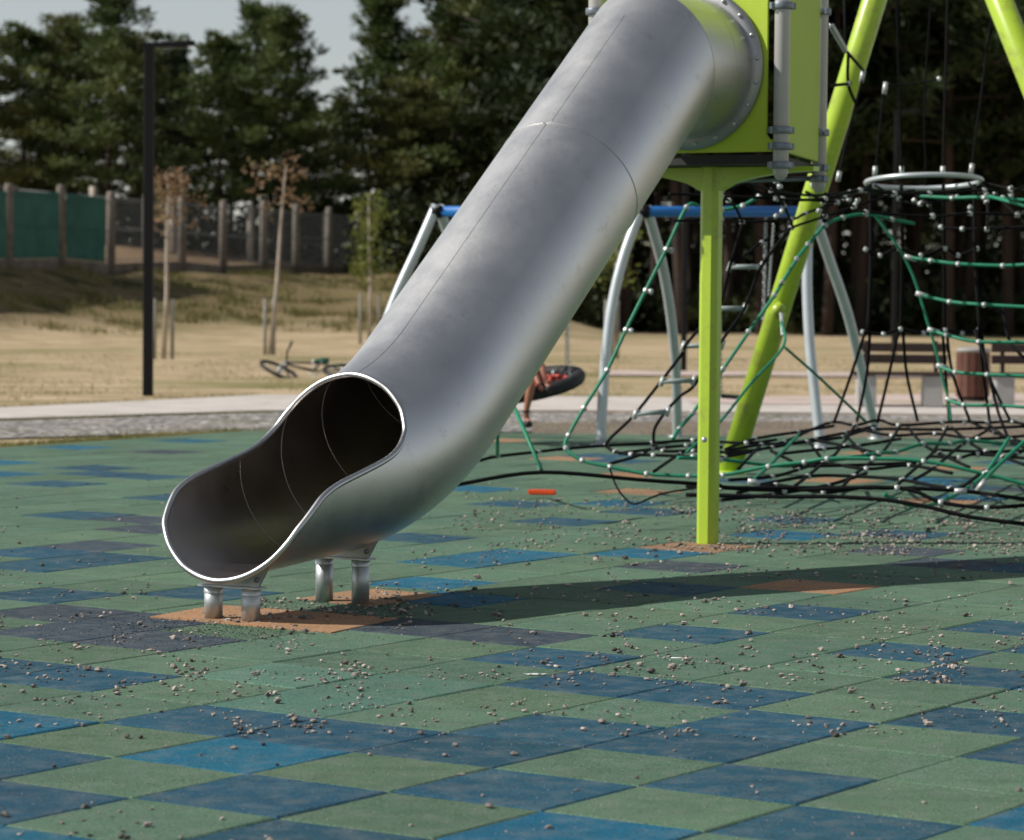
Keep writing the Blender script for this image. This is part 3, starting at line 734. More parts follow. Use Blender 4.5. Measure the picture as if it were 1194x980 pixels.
# chains
def chain(a, b_, parent, mat='galv', link=.03, r_=.004):
    a, b_ = Vector(a), Vector(b_); L = (b_ - a).length; n = max(2, int(L/(link*.8))); d = (b_ - a).normalized(); x = d.orthogonal().normalized(); y = d.cross(x)
    m_ = MB()
    for i in range(n):
        c = lerp(a, b_, (i + .5)/n); side = x if i % 2 else y
        m_.tube([c + d*(link*.5*math.sin(t)) + side*(link*.28*math.cos(t)) for t in [2*math.pi*k/8 for k in range(8)]], r_, 4, closed=True)
    return m_.build('chain', M[mat], parent)
chain(at(969, 30, 17.1), at(986, 59, 19.6), net, r_=.006, link=.05); chain(at(911, 366, 21.6), at(912.5, 390, 20.6), net, r_=.006, link=.045)
chain(at(902, 262, 19.5), at(896, 345, 20.5), net, link=.04, r_=.004)
for (u, v, D) in ((905,212,18.4),(909,218,18.5),(905,231,18.8),(912,247,19),(866,241,19.3),(948,217,19),(955,246,20),(985,227,20.5),(990,233,20.6),(1000,234,20.7),(998,238,20.7),(1010,222,21),(1066,234,21),(1074,237,20.8),(1116,230,20.6),(1131,242,20.6),(1150,227,20.8),(1170,231,20.3),(1179,228,20.3),(1186,250,20.3),(1142,210,21),(1097,265,20.4),(1151,268,20.3),(1087,252,20.5),(905,252,19.4),(885,311,19.6)):
    clamps.append((at(u, v, D), Vector((rnd.uniform(-1, 1), 0, rnd.uniform(-1, 1))).normalized()))
for (u, v, D) in ((777,291,19.5),(753,339,19.4),(730,385,19.3)): clamps.append((at(u+6, v+1, D), Vector((1, 0, 0))))
# the clamps: first hundred (nearest to the eye) as parts
def clamp_mb(b, p, d):
    x = d.orthogonal().normalized()
    b.tube([p - d*.015, p + d*.015], .0145, 8); b.tube([p - x*.021, p + x*.016], .0105, 8)
clamps.sort(key=lambda c: c[0].y)
for i, (p, d) in enumerate(clamps[:84]):
    b = MB(); clamp_mb(b, p, d); b.build('rope_clamp', M['clamp'], net)
b = MB()
for p, d in clamps[84:]: clamp_mb(b, p, d)
tag(b.build('rope_clamp', M['clamp'], net), kind='stuff')
for a, b_ in ferr[:16]:
    m_ = MB(); m_.tube([a, b_], .0175, 10); m_.build('rope_ferrule', M['clamp'], net)

# ------------------------------------------------------------------ swing set
DS = 26.5
swing = thing('swing_set', 'long swing frame with blue crossbar and bowed silver legs behind the net', 'swing frame', (1.4, DS, 0))
ZC = at(750, 247, DS).z
b = MB(); b.tube([at(509, 247, DS), at(945, 247, DS)], .048, 16); b.build('crossbar', M['blue'], swing)
def bowed(pts, D0, D1):
    n = len(pts); P = [at(u, v, lerp(D0, D1, i/(n-1))) for i, (u, v) in enumerate(pts)]
    g = P[-1]; g.z = -.01
    m_ = MB(); m_.tube(smooth_path(P, 6), .046, 16); o = m_.build('leg', M['silver'], swing)
    f = MB(); f.lathe((g.x, g.y, 0), [(0, .012), (.09, .012), (.09, .0)], 20); f.build('foot_plate', M['galv'], o)
bowed([(509,240),(487,290),(462,345),(444,400),(437,455),(434,517)], DS, DS - .3)
bowed([(512,242),(530,300),(548,380),(556,450),(560,500)], DS, DS + 1.3)
bowed([(748,243),(727,300),(713,360),(705,430),(700,517)], DS, DS - .3)
bowed([(754,243),(770,300),(781,360),(788,430),(790,505)], DS, DS + 1.3)
bowed([(942,262),(941,330),(944,400),(950,460),(957,516)], DS, DS - .3)
bowed([(946,240),(966,300),(988,365),(1004,430),(1023,512)], DS, DS + 1.3)
for u in (509, 751, 944):
    m_ = MB(); m_.tube([at(u-6, 247, DS), at(u+6, 247, DS)], .06, 14); m_.build('bar_joint', M['darkpole'], swing)
# nest seat
NC_ = at(617, 449, DS - .1)
Mn = Matrix.Translation(NC_) @ Matrix.Rotation(R(-11), 4, 'Y') @ Matrix.Rotation(R(9), 4, 'X')
nest = thing('nest_swing', 'round black nest swing with red netting tilted beneath the blue crossbar', 'nest swing', tuple(NC_))
b = MB(); b.tube([Mn @ Vector((.45*math.cos(t), .45*math.sin(t), 0)) for t in [2*math.pi*k/48 for k in range(48)]], .062, 14, closed=True); b.build('seat_ring', M['tyre'], nest)
b = MB()
for k in range(-5, 6):
    d = k*.065; h_ = math.sqrt(max(0, .36**2 - d*d))
    if h_ < .05: continue
    for sw in (0, 1):
        pts = []
        for q in range(9):
            t = lerp(-h_, h_, q/8); sag = -.07*(1 - (t*t + d*d)/.1296) - .01
            pts.append(Mn @ (Vector((t, d, sag)) if sw else Vector((d, t, sag))))
        b.tube(pts, .012, 5)
b.tube([Mn @ Vector((.36*math.cos(t), .36*math.sin(t), -.01)) for t in [2*math.pi*k/32 for k in range(32)]], .014, 6, closed=True)
b.build('seat_netting', M['rednet'], nest)
for k in range(14):
    t = 2*math.pi*k/14; m_ = MB(); m_.tube([Mn @ Vector((.355*math.cos(t), .355*math.sin(t), -.01)), Mn @ Vector((.43*math.cos(t+.05), .43*math.sin(t+.05), .045))], .011, 6); m_.build('lacing', M['clamp'], nest)
for sx, ut in ((-1, 588), (1, 660)):
    topp = at(ut, 250, DS); j_ = lerp(topp, Mn @ Vector((sx*.3, 0, 0)), .62)
    for sy in (-1, 1): chain(Mn @ Vector((sx*.36, sy*.30, .05)), topp, nest, mat='clampgrey', link=.045, r_=.0035)
# flat seat swing
fs_ = thing('flat_swing', 'black flat rubber swing seat hanging on chains at the right bay', 'swing', tuple(at(864, 465, DS)))
b = MB()
for q in range(8):
    pass
A, B_ = at(841, 462, DS), at(888, 465, DS)
b.beam(A, B_, .17, .035, .012)
b.build('seat', M['tyre'], fs_)
chain(A, at(838, 250, DS), fs_, link=.05, r_=.005); chain(B_, at(893, 250, DS), fs_, link=.05, r_=.005)

# ------------------------------------------------------------------ child on the nest swing
def skinned(name, chains, mat, parent, sub=2, root=None):
    vs, es, rs = [], [], []
    for ch in chains:
        prev = None
        for (p, r_) in ch:
            p = Vector(p); idx = None
            for i, q in enumerate(vs):
                if (q - p).length < 1e-4: idx = i
            if idx is None: vs.append(p); rs.append(r_); idx = len(vs)-1
            if prev is not None and (prev, idx) not in es: es.append((prev, idx))
            prev = idx
    me = bpy.data.meshes.new(name); me.from_pydata([tuple(v) for v in vs], es, []); o = bpy.data.objects.new(name, me); col.objects.link(o)
    me.materials.append(mat)
    if parent: put(o, parent)
    m_ = o.modifiers.new('Skin', 'SKIN'); m_.use_smooth_shade = True
    sd = me.skin_vertices[0].data
    for i, r_ in enumerate(rs): sd[i].radius = (r_, r_)
    sd[0].use_root = True
    s_ = o.modifiers.new('Sub', 'SUBSURF'); s_.levels = sub; s_.render_levels = sub
    return o
def child():
    hip = NC_ + Vector((-.16, -.05, .10)); root = thing('person', 'child in dark sandals sitting in the nest swing with one leg dangling', 'person', tuple(hip))
    ch, nk = hip + Vector((-.06, .03, .26)), hip + Vector((-.06, .02, .40)); hd = nk + Vector((.01, -.01, .13))
    knee = at(620, 447, DS - .66); ank = at(613.5, 480, DS - .64); heel = at(614.5, 490, DS - .62); toe = heel + Vector((.02, -.10, -.015))
    knee2 = NC_ + Vector((.10, -.18, .19)); ank2 = NC_ + Vector((.13, -.40, .02)); toe2 = ank2 + Vector((.05, -.08, -.03))
    hl, hr = hip + Vector((-.06, -.02, -.01)), hip + Vector((.07, -.02, -.01))
    shl, shr = nk + Vector((-.12, 0, -.05)), nk + Vector((.12, 0, -.05))
    el = shr + Vector((.07, -.12, -.16)); hand = at(629, 450, DS - .60); el2 = shl + Vector((-.12, -.04, -.17)); hand2 = Mn @ Vector((-.43, -.1, .05))
    body = skinned('body', [
        [(hip, .085), (lerp(hip, ch, .5), .078), (ch, .088), (nk, .038), (nk + Vector((0, 0, .05)), .036), (hd, .075), (hd + Vector((0, 0, .06)), .06)],
        [(hip, .085), (hl, .06), (lerp(hl, knee, .5), .056), (knee, .043), (lerp(knee, ank, .35), .042), (ank, .026), (heel, .026), (toe, .018)],
        [(hip, .085), (hr, .06), (lerp(hr, knee2, .5), .054), (knee2, .043), (lerp(knee2, ank2, .35), .042), (ank2, .026), (toe2, .02)],
        [(ch, .088), (shr, .045), (el, .030), (lerp(el, hand, .85), .022), (hand, .024)],
        [(ch, .088), (shl, .045), (el2, .030), (lerp(el2, hand2, .85), .022), (hand2, .024)]], M['skin'], root)
    for hp, dd in ((hand, Vector((.3, -.5, -.6))), (hand2, Vector((-.5, .1, -.6)))):
        d = dd.normalized(); x = d.cross(UP).normalized()
        for k in range(5):
            o_ = x*(k-1.5)*.013 if k < 4 else -x*.03
            ln = (.045, .05, .047, .038, .03)[k]
            skinned('finger', [[(hp + o_*.4, .008), (hp + o_ + d*ln*.6, .0075), (hp + o_ + d*ln + UP*-.012, .006)]], M['skin'], root, 1)
    skinned('shirt', [[(lerp(hip, ch, .15), .094), (lerp(hip, ch, .6), .090), (ch, .098), (lerp(ch, nk, .6), .055)], [(ch, .098), (shr, .054), (lerp(shr, el, .5), .045)], [(ch, .098), (shl, .054), (lerp(shl, el2, .5), .045)]], M['shirt'], root)
    skinned('shorts', [[(hip, .096), (hl, .07), (lerp(hl, knee, .6), .064)], [(hip, .096), (hr, .07), (lerp(hr, knee2, .6), .062)]], M['shorts'], root)
    skinned('hair', [[(hd + Vector((0, .025, .0)), .074), (hd + Vector((0, .02, .06)), .068), (hd + Vector((0, .005, .085)), .045)]], M['hair'], root)
    for q, tq in ((ank, toe), (ank2, toe2)):
        hh = lerp(q, tq, .5) if q is ank2 else heel
        m_ = MB(); m_.tube([hh + Vector((0, .03, -.03)), hh + Vector((0, -.03, -.033)), tq + Vector((0, -.02, -.02))], [.028, .034, .03], 10); m_.tube([q + Vector((.031*math.cos(t), .031*math.sin(t), .0)) for t in [2*math.pi*k/10 for k in range(10)]], .009, 6, closed=True)
        m_.build('sandal', M['sandal'], root)
    for sg in (-1, 1):
        m_ = MB(); m_.lathe(hd + Vector((sg*.028, -.068, .005)), [(0, .009), (.008, .005), (.009, 0), (.008, -.005), (0, -.009)], 8); m_.build('eye', M['tyre'], root)
        m_ = MB(); m_.lathe(hd + Vector((sg*.078, .0, .0)), [(0, .022), (.010, .012), (.012, -.004), (0, -.02)], 8); m_.build('ear', M['skin'], root)
    m_ = MB(); m_.tube([hd + Vector((0, -.07, .012)), hd + Vector((0, -.092, -.016)), hd + Vector((0, -.074, -.024))], [.006, .011, .006], 8); m_.build('nose', M['skin'], root)
    m_ = MB(); m_.tube([hd + Vector((-.022, -.066, -.042)), hd + Vector((0, -.074, -.045)), hd + Vector((.022, -.066, -.042))], .005, 6); m_.build('mouth', M['shirt'], root)
child()

# ------------------------------------------------------------------ lamp posts
def lamp(name, label, base, h, w_, arm, d=Vector((1, 0, 0)), collar=False):
    t = thing(name, label, 'lamp post', tuple(base)); b = MB()
    b.beam(base - UP*.1, base + UP*h, w_, w_, .01, up=Vector((0, 1, 0))); b.build('pole', M['darkpole'], t)
    b = MB(); b.beam(base + UP*(h - .04) - d*(w_/2 + .02), base + UP*(h + .0) + d*arm, .13, .065, .01); b.build('lamp_arm', M['darkpole'], t)
    b = MB(); q = base + UP*(h - .045) + d*(arm - .26); b.box(q, (.34, .12, .03)); b.build('light_panel', M['darkpole'], t)
    return t
lb = ground_at(172.5, 461, -.03)
lamp('street_lamp', 'tall square black lamp post with short flat arm on dry grass by path', lb, at(167, 50, lb.y).z - lb.z, .125, at(224, 50, lb.y).x - at(171, 50, lb.y).x)
lb2 = ground_at(797, 430, 0); lamp('street_lamp', 'slim black lamp post behind the right swing legs at forest edge', lb2, 5.2, .10, .5)
lb3 = ground_at(1042, 412, 0); lamp('street_lamp', 'thin dark lamp post behind the benches seen through the net cone', lb3, 5.4, .10, .5)

# ------------------------------------------------------------------ benches and bin
def bench(loc, rz, label, L=1.3):
    t = thing('park_bench', label, 'bench', tuple(loc), rz, 'benches beside the paving')
    def bld(b, n, m_, par=t):
        me = b.mesh(n, M[m_]); o = bpy.data.objects.new(n, me); col.objects.link(o); o.parent = par; return o
    for x in (-.52*L, .42*L):
        b = MB(); b.prism([(-.22, 0), (.22, 0), (.20, .36), (-.20, .36)], .22, Matrix.Translation((x, 0, 0)) @ Matrix.Rotation(math.pi/2, 4, 'Z')); o = bld(b, 'support_block', 'concrete')
    for k in range(4):
        b = MB(); b.beam((-.72*L, -.18 + k*.12, .385), (.72*L, -.18 + k*.12, .385), .10, .04, .006); bld(b, 'seat_slat', 'benchwood')
    for k in range(2):
        b = MB(); b.beam((-.66*L, .24 + k*.02, .56 + k*.14), (.66*L, .24 + k*.02, .56 + k*.14), .035, .11, .006); bld(b, 'back_slat', 'benchwood')
    for x in (-.5*L, .5*L):
        b = MB(); b.beam((x, .22, .36), (x, .29, .78), .05, .03); bld(b, 'back_bracket', 'darkpole')
    return t
bp = ground_at(1052, 473); bench(bp, R(-2), 'dark brown slatted bench on concrete blocks left of the litter bin', .85)
bp2 = ground_at(1212, 474); bench(bp2, R(-2), 'dark brown slatted bench right of the litter bin cut by picture edge', .85)
bb_ = ground_at(1134, 468); t = thing('litter_bin', 'red brown slatted litter bin with pale band between two benches', 'litter bin', tuple(bb_))
for k in range(14):
    a = 2*math.pi*k/14; q = bb_ + Vector((.20*math.cos(a), .20*math.sin(a), 0)); b = MB(); b.box(None, (.018, .082, .56), M=Matrix.Translation(q + UP*.34) @ Matrix.Rotation(a, 4, 'Z')); b.build('slat', M['binwood'], t)
b = MB(); b.lathe(bb_, [(0, .02), (.185, .02), (.185, .60), (.17, .60), (.17, .1)], 24); b.build('liner', M['darkpole'], t)
b = MB(); b.lathe(bb_, [(.17, .63), (.215, .63), (.215, .66), (.14, .685), (.13, .66), (.17, .63)], 24); b.build('top_band', M['concrete'], t)
b = MB(); b.lathe(bb_, [(0, 0), (.16, 0), (.16, .05), (0, .05)], 20); b.build('base', M['concrete'], t)

# ------------------------------------------------------------------ bicycle lying on the grass
def bicycle():
    g = ground_at(362, 440, -.03); t = thing('bicycle', 'dark bicycle lying on its side on the dry grass with handlebar up', 'bicycle', tuple(g))
    Mb = Matrix.Translation(g + Vector((0, .1, .10))) @ Matrix.Rotation(R(8), 4, 'Z') @ Matrix.Rotation(R(-75), 4, 'X')   # bike plane leans almost flat
    T = lambda x, z, y=0: Mb @ Vector((x, y, z))
    def wheel(cx, rot=0.):
        Mw = Mb @ Matrix.Translation((cx, 0, .0)) @ Matrix.Rotation(rot, 4, 'Z')
        ring = lambda r_: [Mw @ Vector((r_*math.cos(q), 0, r_*math.sin(q))) for q in [2*math.pi*k/32 for k in range(32)]]
        b = MB(); b.tube(ring(.30), .028, 8, closed=True); w_ = b.build('wheel', M['tyre'], t)
        b = MB(); b.tube(ring(.27), .010, 6, closed=True); b.build('rim', M['darkpole'], w_)
        b = MB()
        for k in range(16):
            a = 2*math.pi*k/16; b.tube([Mw @ Vector((0, .02*(-1)**k, 0)), Mw @ Vector((.27*math.cos(a), 0, .27*math.sin(a)))], .002, 3)
        b.tube([Mw @ Vector((0, -.05, 0)), Mw @ Vector((0, .05, 0))], .022, 8); b.build('spokes', M['galv'], w_)
    wheel(-.50, R(22)); wheel(.50)
    b = MB(); hd_, hd2, bbk, st = (-.36, .34), (-.34, .44), (.04, -.02), (.17, .40)
    for a, c, r_ in ((hd_, bbk, .020), (hd2, st, .017), (bbk, st, .017), (bbk, (.50, 0), .012), (st, (.50, 0), .010), (hd2, hd_, .020)): b.tube([T(*a), T(*c)], r_, 8)
    b.build('frame', M['darkpole'], t)
    b = MB()
    for sy in (-.05, .05): b.tube([T(-.50, 0, sy), T(-.38, .30, sy)], .013, 8)
    b.tube([T(-.38, .30), T(-.33, .52)], .015, 8); b.build('fork', M['silver'], t)
    b = MB(); b.tube([T(-.28, .50, -.30), T(-.34, .53, -.15), T(-.35, .53, .15), T(-.28, .50, .30)], .014, 8); hb = b.build('handlebar', M['darkpole'], t)
    for sy in (-1, 1):
        b = MB(); b.tube([T(-.30, .505, sy*.24), T(-.27, .497, sy*.33)], .02, 8); b.build('grip', M['tyre'], hb)
    b = MB(); b.tube([T(*st), T(.20, .50)], .014, 8); b.build('seat_post', M['silver'], t)
    b = MB(); b.tube([T(.06, .52), T(.14, .53), T(.24, .53), T(.32, .52)], [.015, .03, .055, .05], 10); b.build('saddle', M['greenframe'], t)
    b = MB(); b.tube([T(.04 + .09*math.cos(q), -.02 + .09*math.sin(q), .03) for q in [2*math.pi*k/20 for k in range(20)]], .008, 6, closed=True); b.tube([T(.04, -.02, .05), T(.04, -.18, .05), T(.04, -.18, .13)], .012, 6); b.tube([T(.04, -.02, -.05), T(.04, .14, -.05), T(.04, .14, -.13)], .012, 6); b.build('crank', M['galv'], t)
    b = MB(); b.tube([T(.36, .20), T(.50, .33), T(.68, .30), T(.80, .18)], .022, 6); b.build('mudguard', M['greenframe'], t)
bicycle()

# ------------------------------------------------------------------ fence on the bank
def fence():
    t = thing('fence', 'weathered post fence on top of the bank with green ribbed sheets at left', 'fence', (-13.1, 77, 1.7))
    ps = [Vector(((u - 594)/F_*D, D, 0)) for u, D in ((-165, 70.5), (-108, 72.6), (-52, 74.7), (6, 76.7), (67, 79), (125, 80.9), (167, 84.2), (208, 87), (256, 89), (303, 91.8), (341, 95), (379, 98.4), (414, 102))]
    g = [Vector((p.x, p.y, terrain(p.x, p.y) - .02)) for p in ps]
    for q in g:
        b = MB(); b.tube([q - UP*.2, q + UP*1.5, q + UP*2.15, q + UP*2.22], [.13, .125, .12, .08], 12); b.build('post', M['fencepost'], t)
    for k in range(len(g)-1):
        a, c = g[k], g[k+1]; dd = (c - a).normalized()
        b = MB(); b.beam(a + UP*.10, c + UP*.10, .08, .32); b.build('plinth', M['fencepost'], t)
        b = MB()
        for h_ in (.35, 1.15, 1.95): b.beam(a + UP*h_, c + UP*h_, .02, .03)
        for q in range(1, 24): 
            p = lerp(a, c, q/24); b.beam(p + UP*.25, p + UP*2.0, .008, .008)
        b.build('wire_panel', M['wire'], t)
        if k < 5 and k != 5:
            b = MB(); L = (c - a).length; n = 48 if k < 4 else 44; x = dd.cross(UP).normalized(); vs = []
            for q in range(n+1):
                p = a + dd*(.16 + (L-.32)*q/48) + x*(.05 + (.018 if q % 2 else 0)); vs += [p + UP*.27, p + UP*2.02]
            b.add(vs, [(2*i, 2*i+2, 2*i+3, 2*i+1) for i in range(n)], False); o = b.build('ribbed_sheet', M['greensheet'], t); mod(o, 'SOLIDIFY', thickness=.01)
fence()
def back_fence():
    t = thing('fence', 'second row of pale thin posts behind the bank fence before the pines', 'fence', (-11, 101, 2.2))
    for k in range(-1, 8):
        p = Vector((-14.2 + 2.55*k, 100 + k*1.2, 0)); p.z = terrain(p.x, p.y)
        b = MB(); b.tube([p - UP*.2, p + UP*2.0], .12, 8); b.build('post', M['birch'], t)
    a = Vector((-16.7, 98.8, 0)); c = Vector((3.6, 108.4, 0)); a.z = terrain(a.x, a.y); c.z = terrain(c.x, c.y)
    for h_ in (.9, 1.9):
        b = MB(); b.tube([a + UP*h_, Vector((-6, 103.9, terrain(-6, 103.9) + h_))], .02, 5); b.build('rail', M['wire'], t)
back_fence()

# ------------------------------------------------------------------ trees
def blades(b, c, n, rad, flat, ln, wd, r_, updir=.35, outward=None):
    for _ in range(n):
        q = Vector((r_.gauss(0, 1), r_.gauss(0, 1), r_.gauss(0, 1)))
        q.normalize(); q *= rad*(r_.random()**.45); q.z *= flat
        d = (q.normalized() + Vector((r_.uniform(-.6, .6), r_.uniform(-.6, .6), updir + r_.uniform(-.3, .5)))).normalized()
        s = d.cross(Vector((r_.uniform(-1, 1), r_.uniform(-1, 1), r_.uniform(-1, 1)))).normalized()
        p = c + q; L = ln*r_.uniform(.6, 1.3); w_ = wd*r_.uniform(.6, 1.3)
        b.add([p - s*w_*.5, p + s*w_*.5, p + d*L + s*w_*.25, p + d*L - s*w_*.25], [(0, 1, 2, 3)], False)
def pine_meshes(seed, h, crown0, rad, nb, dens, shape='pine', mat='pine'):
    r_ = random.Random(seed); tr = MB(); cr = MB()
    bend = Vector((r_.uniform(-.3, .3), r_.uniform(-.3, .3), 0))
    ax = lambda t: Vector((bend.x*math.sin(t*2.2), bend.y*math.sin(t*2.6), h*t))
    R0 = h*.0115 + .02
    tr.tube([ax(q/10) - (UP*.3 if q == 0 else Vector()) for q in range(11)], [R0*(1 - .085*q) for q in range(11)], 9)
    for i in range(nb):
        t = crown0 + (1 - crown0)*((i + r_.random())/nb)**.9; t = min(t, .985)
        az = i*2.4 + r_.uniform(-.5, .5); rel = (t - crown0)/(1 - crown0)
        if shape == 'pine': prof = (.62 + .38*math.sin(math.pi*min(1, rel*1.1 + .12)))*(1 - rel**3.6*.72)
        else: prof = (1.05 - rel)*1.0 + .08
        L = rad*prof*r_.choice((.5, .75, .9, 1., 1.1, 1.3))
        d = Vector((math.cos(az), math.sin(az), 0)); rise = lerp(-.05, .7, rel) + r_.uniform(-.1, .15)
        p0 = ax(t); pts = [p0, p0 + d*L*.5 + UP*L*rise*.35, p0 + d*L + UP*L*rise*.85]
        tr.tube(pts, [R0*.32*(1.15 - rel), R0*.2*(1.1 - rel), .012], 5)
        nc = max(3, int(L*1.9))
        for k in range(nc):
            f = lerp(.22, 1.02, (k + r_.random())/nc)
            base = lerp(pts[0], pts[1], f*2) if f < .5 else lerp(pts[1], pts[2], (f - .5)*2)
            side = d.cross(UP)*r_.uniform(-.5, .5)*L*.55*(1.1 - f*.4)
            c = base + side + UP*r_.uniform(-.1, .22)
            q_ = r_.uniform(.36, .66); blades(cr, c, int(dens*3.2*q_*r_.uniform(.8, 1.2)), q_, .42, .22, .085, r_, .5)
    blades(cr, ax(1.0), int(dens*1.2), .3, 1.6, .24, .06, r_, 1.0)
    return tr.mesh('trunk', M['bark']), cr.mesh('crown', M[mat])
V_ = {'a': pine_meshes(1, 10, .22, 2.7, 40, 44), 'b': pine_meshes(2, 10, .28, 2.4, 36, 44, mat='pine2'), 'c': pine_meshes(3, 10, .18, 2.1, 46, 38, 'spruce'),
      'd': pine_meshes(4, 10, .16, 3.0, 44, 44, mat='pine3'), 'e': pine_meshes(5, 10, .34, 2.5, 34, 50, mat='pine2')}
def tree(kind, x, y, h, label, group, wid=1.0, rz=None, name='pine_tree', z=None):
    z = terrain(x, y) - .05 if z is None else z; s = h/10
    t = thing(name, label, 'pine tree' if name == 'pine_tree' else 'tree', (x, y, z), rnd.uniform(0, 6.28) if rz is None else rz, group)
    t.scale = (s*wid, s*wid, s)
    for nm, me in zip(('trunk', 'crown'), V_[kind]):
        o = bpy.data.objects.new(nm, me); col.objects.link(o); o.parent = t
    return t
def tx(u, D): return (u - 597)/F_*D
GRP = 'pines behind the bank fence'
left = [(-45, 104, 30, 'd', 1.2), (20, 106, 40, 'a', 1.2), (78, 108, 32, 'd', 1.2), (122, 103, -2, 'a', 1.15), (160, 112, 52, 'd', 1.1), (205, 110, 66, 'b', 1.0), (250, 105, 50, 'a', 1.05), (292, 107, 14, 'a', .95), (330, 104, 22, 'a', 1.0),
        (357, 113, 125, 'e', .9), (395, 110, 122, 'd', 1.0), (437, 108, 2, 'c', 1.15), (478, 112, 60, 'a', 1.1), (522, 106, 20, 'a', 1.15), (562, 112, 12, 'd', 1.1), (600, 106, -50, 'd', 1.2), (470, 104, 105, 'd', 1.1), (345, 118, 140, 'd', 1.1), (268, 120, 75, 'e', 1.2), (60, 120, 60, 'e', 1.2), (185, 121, 70, 'd', 1.1)]
left = [(u, D, at(u, vt, D).z - terrain((u-597)/F_*D, D) + .1, k, wd) for u, D, vt, k, wd in left]
where = ['at the left picture edge', 'second from the left edge', 'left of the tall black lamp', 'with the tallest tip left of the lamp arm', 'directly behind the tall black lamp', 'right of the black lamp arm', 'between lamp arm and the twin tips', 'with the highest of the twin tips right of the lamp',
         'beside the open sky gap', 'low in the open sky gap', 'low at the right of the sky gap', 'with pointed tip right of the sky gap', 'right of the pointed one', 'with rounded top left of the slide', 'half hidden by the slide top left', 'tall behind the slide and its left upright', 'low, behind the yellow green sapling',
         'in the second row at the sky gap', 'in the second row behind the lamp arm', 'in the second row at the left edge', 'in the second row behind the lamp']
lk = {'a': 'mid green bushy pine', 'b': 'dark green ragged pine', 'c': 'narrow conical pine', 'd': 'olive green spreading pine', 'e': 'dark sparse pine'}
for (u, D, h, k, wd), wh in zip(left, where): tree(k, tx(u, D), D, h, lk[k] + ' ' + wh, GRP, wd)
r3 = random.Random(11); FG = 'tall dark pines of the wood behind the net'
n_ = 0
for row, (D0, cnt, jit) in enumerate(((93, 12, 1.5), (99, 13, 2), (106, 14, 2.5), (115, 15, 3), (126, 15, 3))):
    for i in range(cnt):
        x = lerp(1.0 - row*.6, 24 + row*1.5, (i + r3.uniform(.2, .8))/cnt); D = D0 + r3.uniform(-jit, jit); k = r3.choice('bebe')
        lab = 'tall dark pine in the dense wood behind the climbing net and benches'
        tree(k, x, D, r3.uniform(14.5, 18), lab, FG, r3.uniform(.78, .95))
        n_ += 1
# low dark wood beyond, undergrowth
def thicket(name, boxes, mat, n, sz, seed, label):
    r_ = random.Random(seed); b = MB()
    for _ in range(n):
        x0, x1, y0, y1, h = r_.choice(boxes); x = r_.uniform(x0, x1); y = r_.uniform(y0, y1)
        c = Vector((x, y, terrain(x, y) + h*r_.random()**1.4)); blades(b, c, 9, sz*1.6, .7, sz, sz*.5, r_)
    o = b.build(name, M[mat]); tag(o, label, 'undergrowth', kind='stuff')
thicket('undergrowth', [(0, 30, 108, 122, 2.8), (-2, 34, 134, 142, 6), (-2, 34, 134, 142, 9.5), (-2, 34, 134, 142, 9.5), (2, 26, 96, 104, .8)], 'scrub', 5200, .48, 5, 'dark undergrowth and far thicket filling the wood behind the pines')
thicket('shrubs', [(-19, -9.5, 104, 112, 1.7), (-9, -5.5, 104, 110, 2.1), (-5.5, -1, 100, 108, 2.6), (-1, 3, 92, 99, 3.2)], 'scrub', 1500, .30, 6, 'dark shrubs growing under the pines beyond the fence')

def sapling(base, h, lean, label, crown, matc, stakes=True, name='sapling', n=420, gap=.25):
    t = thing(name, label, 'young tree', tuple(base)); r_ = random.Random(int(h*100)); top = base + Vector((lean, 0, h))
    b = MB(); b.tube([base - UP*.1, lerp(base, top, .35) + Vector((.03, 0, 0)), lerp(base, top, .7), top], [.05, .04, .028, .012], 8); b.build('trunk', M['birch'], t)
    b = MB(); z0, z1, rr_ = crown
    for _ in range(n//10):
        f = r_.random(); c = lerp(base, top, lerp(z0, z1, f)) + Vector((r_.gauss(0, rr_*.5), r_.gauss(0, rr_*.5), r_.uniform(-.1, .1)))
        blades(b, c, 14, .20, .9, .09, .06, r_, .0)
    b.build('crown', M[matc], t)
    if stakes:
        for sx in (-gap, gap):
            q = base + Vector((sx, 0, 0)); b = MB(); b.tube([q - UP*.1, q + UP*1.15], .035, 8); b.build('stake', M['stake'], t)
b0 = ground_at(190.5, 419, -.04); sapling(b0, 3.5, .08, 'thin staked sapling with rusty leaves right of the tall lamp post', (.72, 1.02, .42), 'rusty', gap=.17, n=300)
b1 = ground_at(314, 414, -.04); sapling(b1, 3.9, .32, 'leaning white stemmed sapling with two dark stakes above the bicycle', (.74, 1.04, .6), 'rusty', gap=.09, n=150)
b2 = Vector((tx(430, 70), 70, terrain(tx(430, 70), 70))); sapling(b2, 3.5, -.04, 'yellow green leafy sapling at the bank end left of slide', (.45, 1.02, .5), 'young', gap=.22, n=520)
b3 = ground_at(683, 395, 0); sapling(Vector((b3.x, 60, 0)), 2.6, .1, 'bare reddish sapling behind the slide and left of silver swing legs', (.6, 1.0, .5), 'young', gap=.12, n=260)

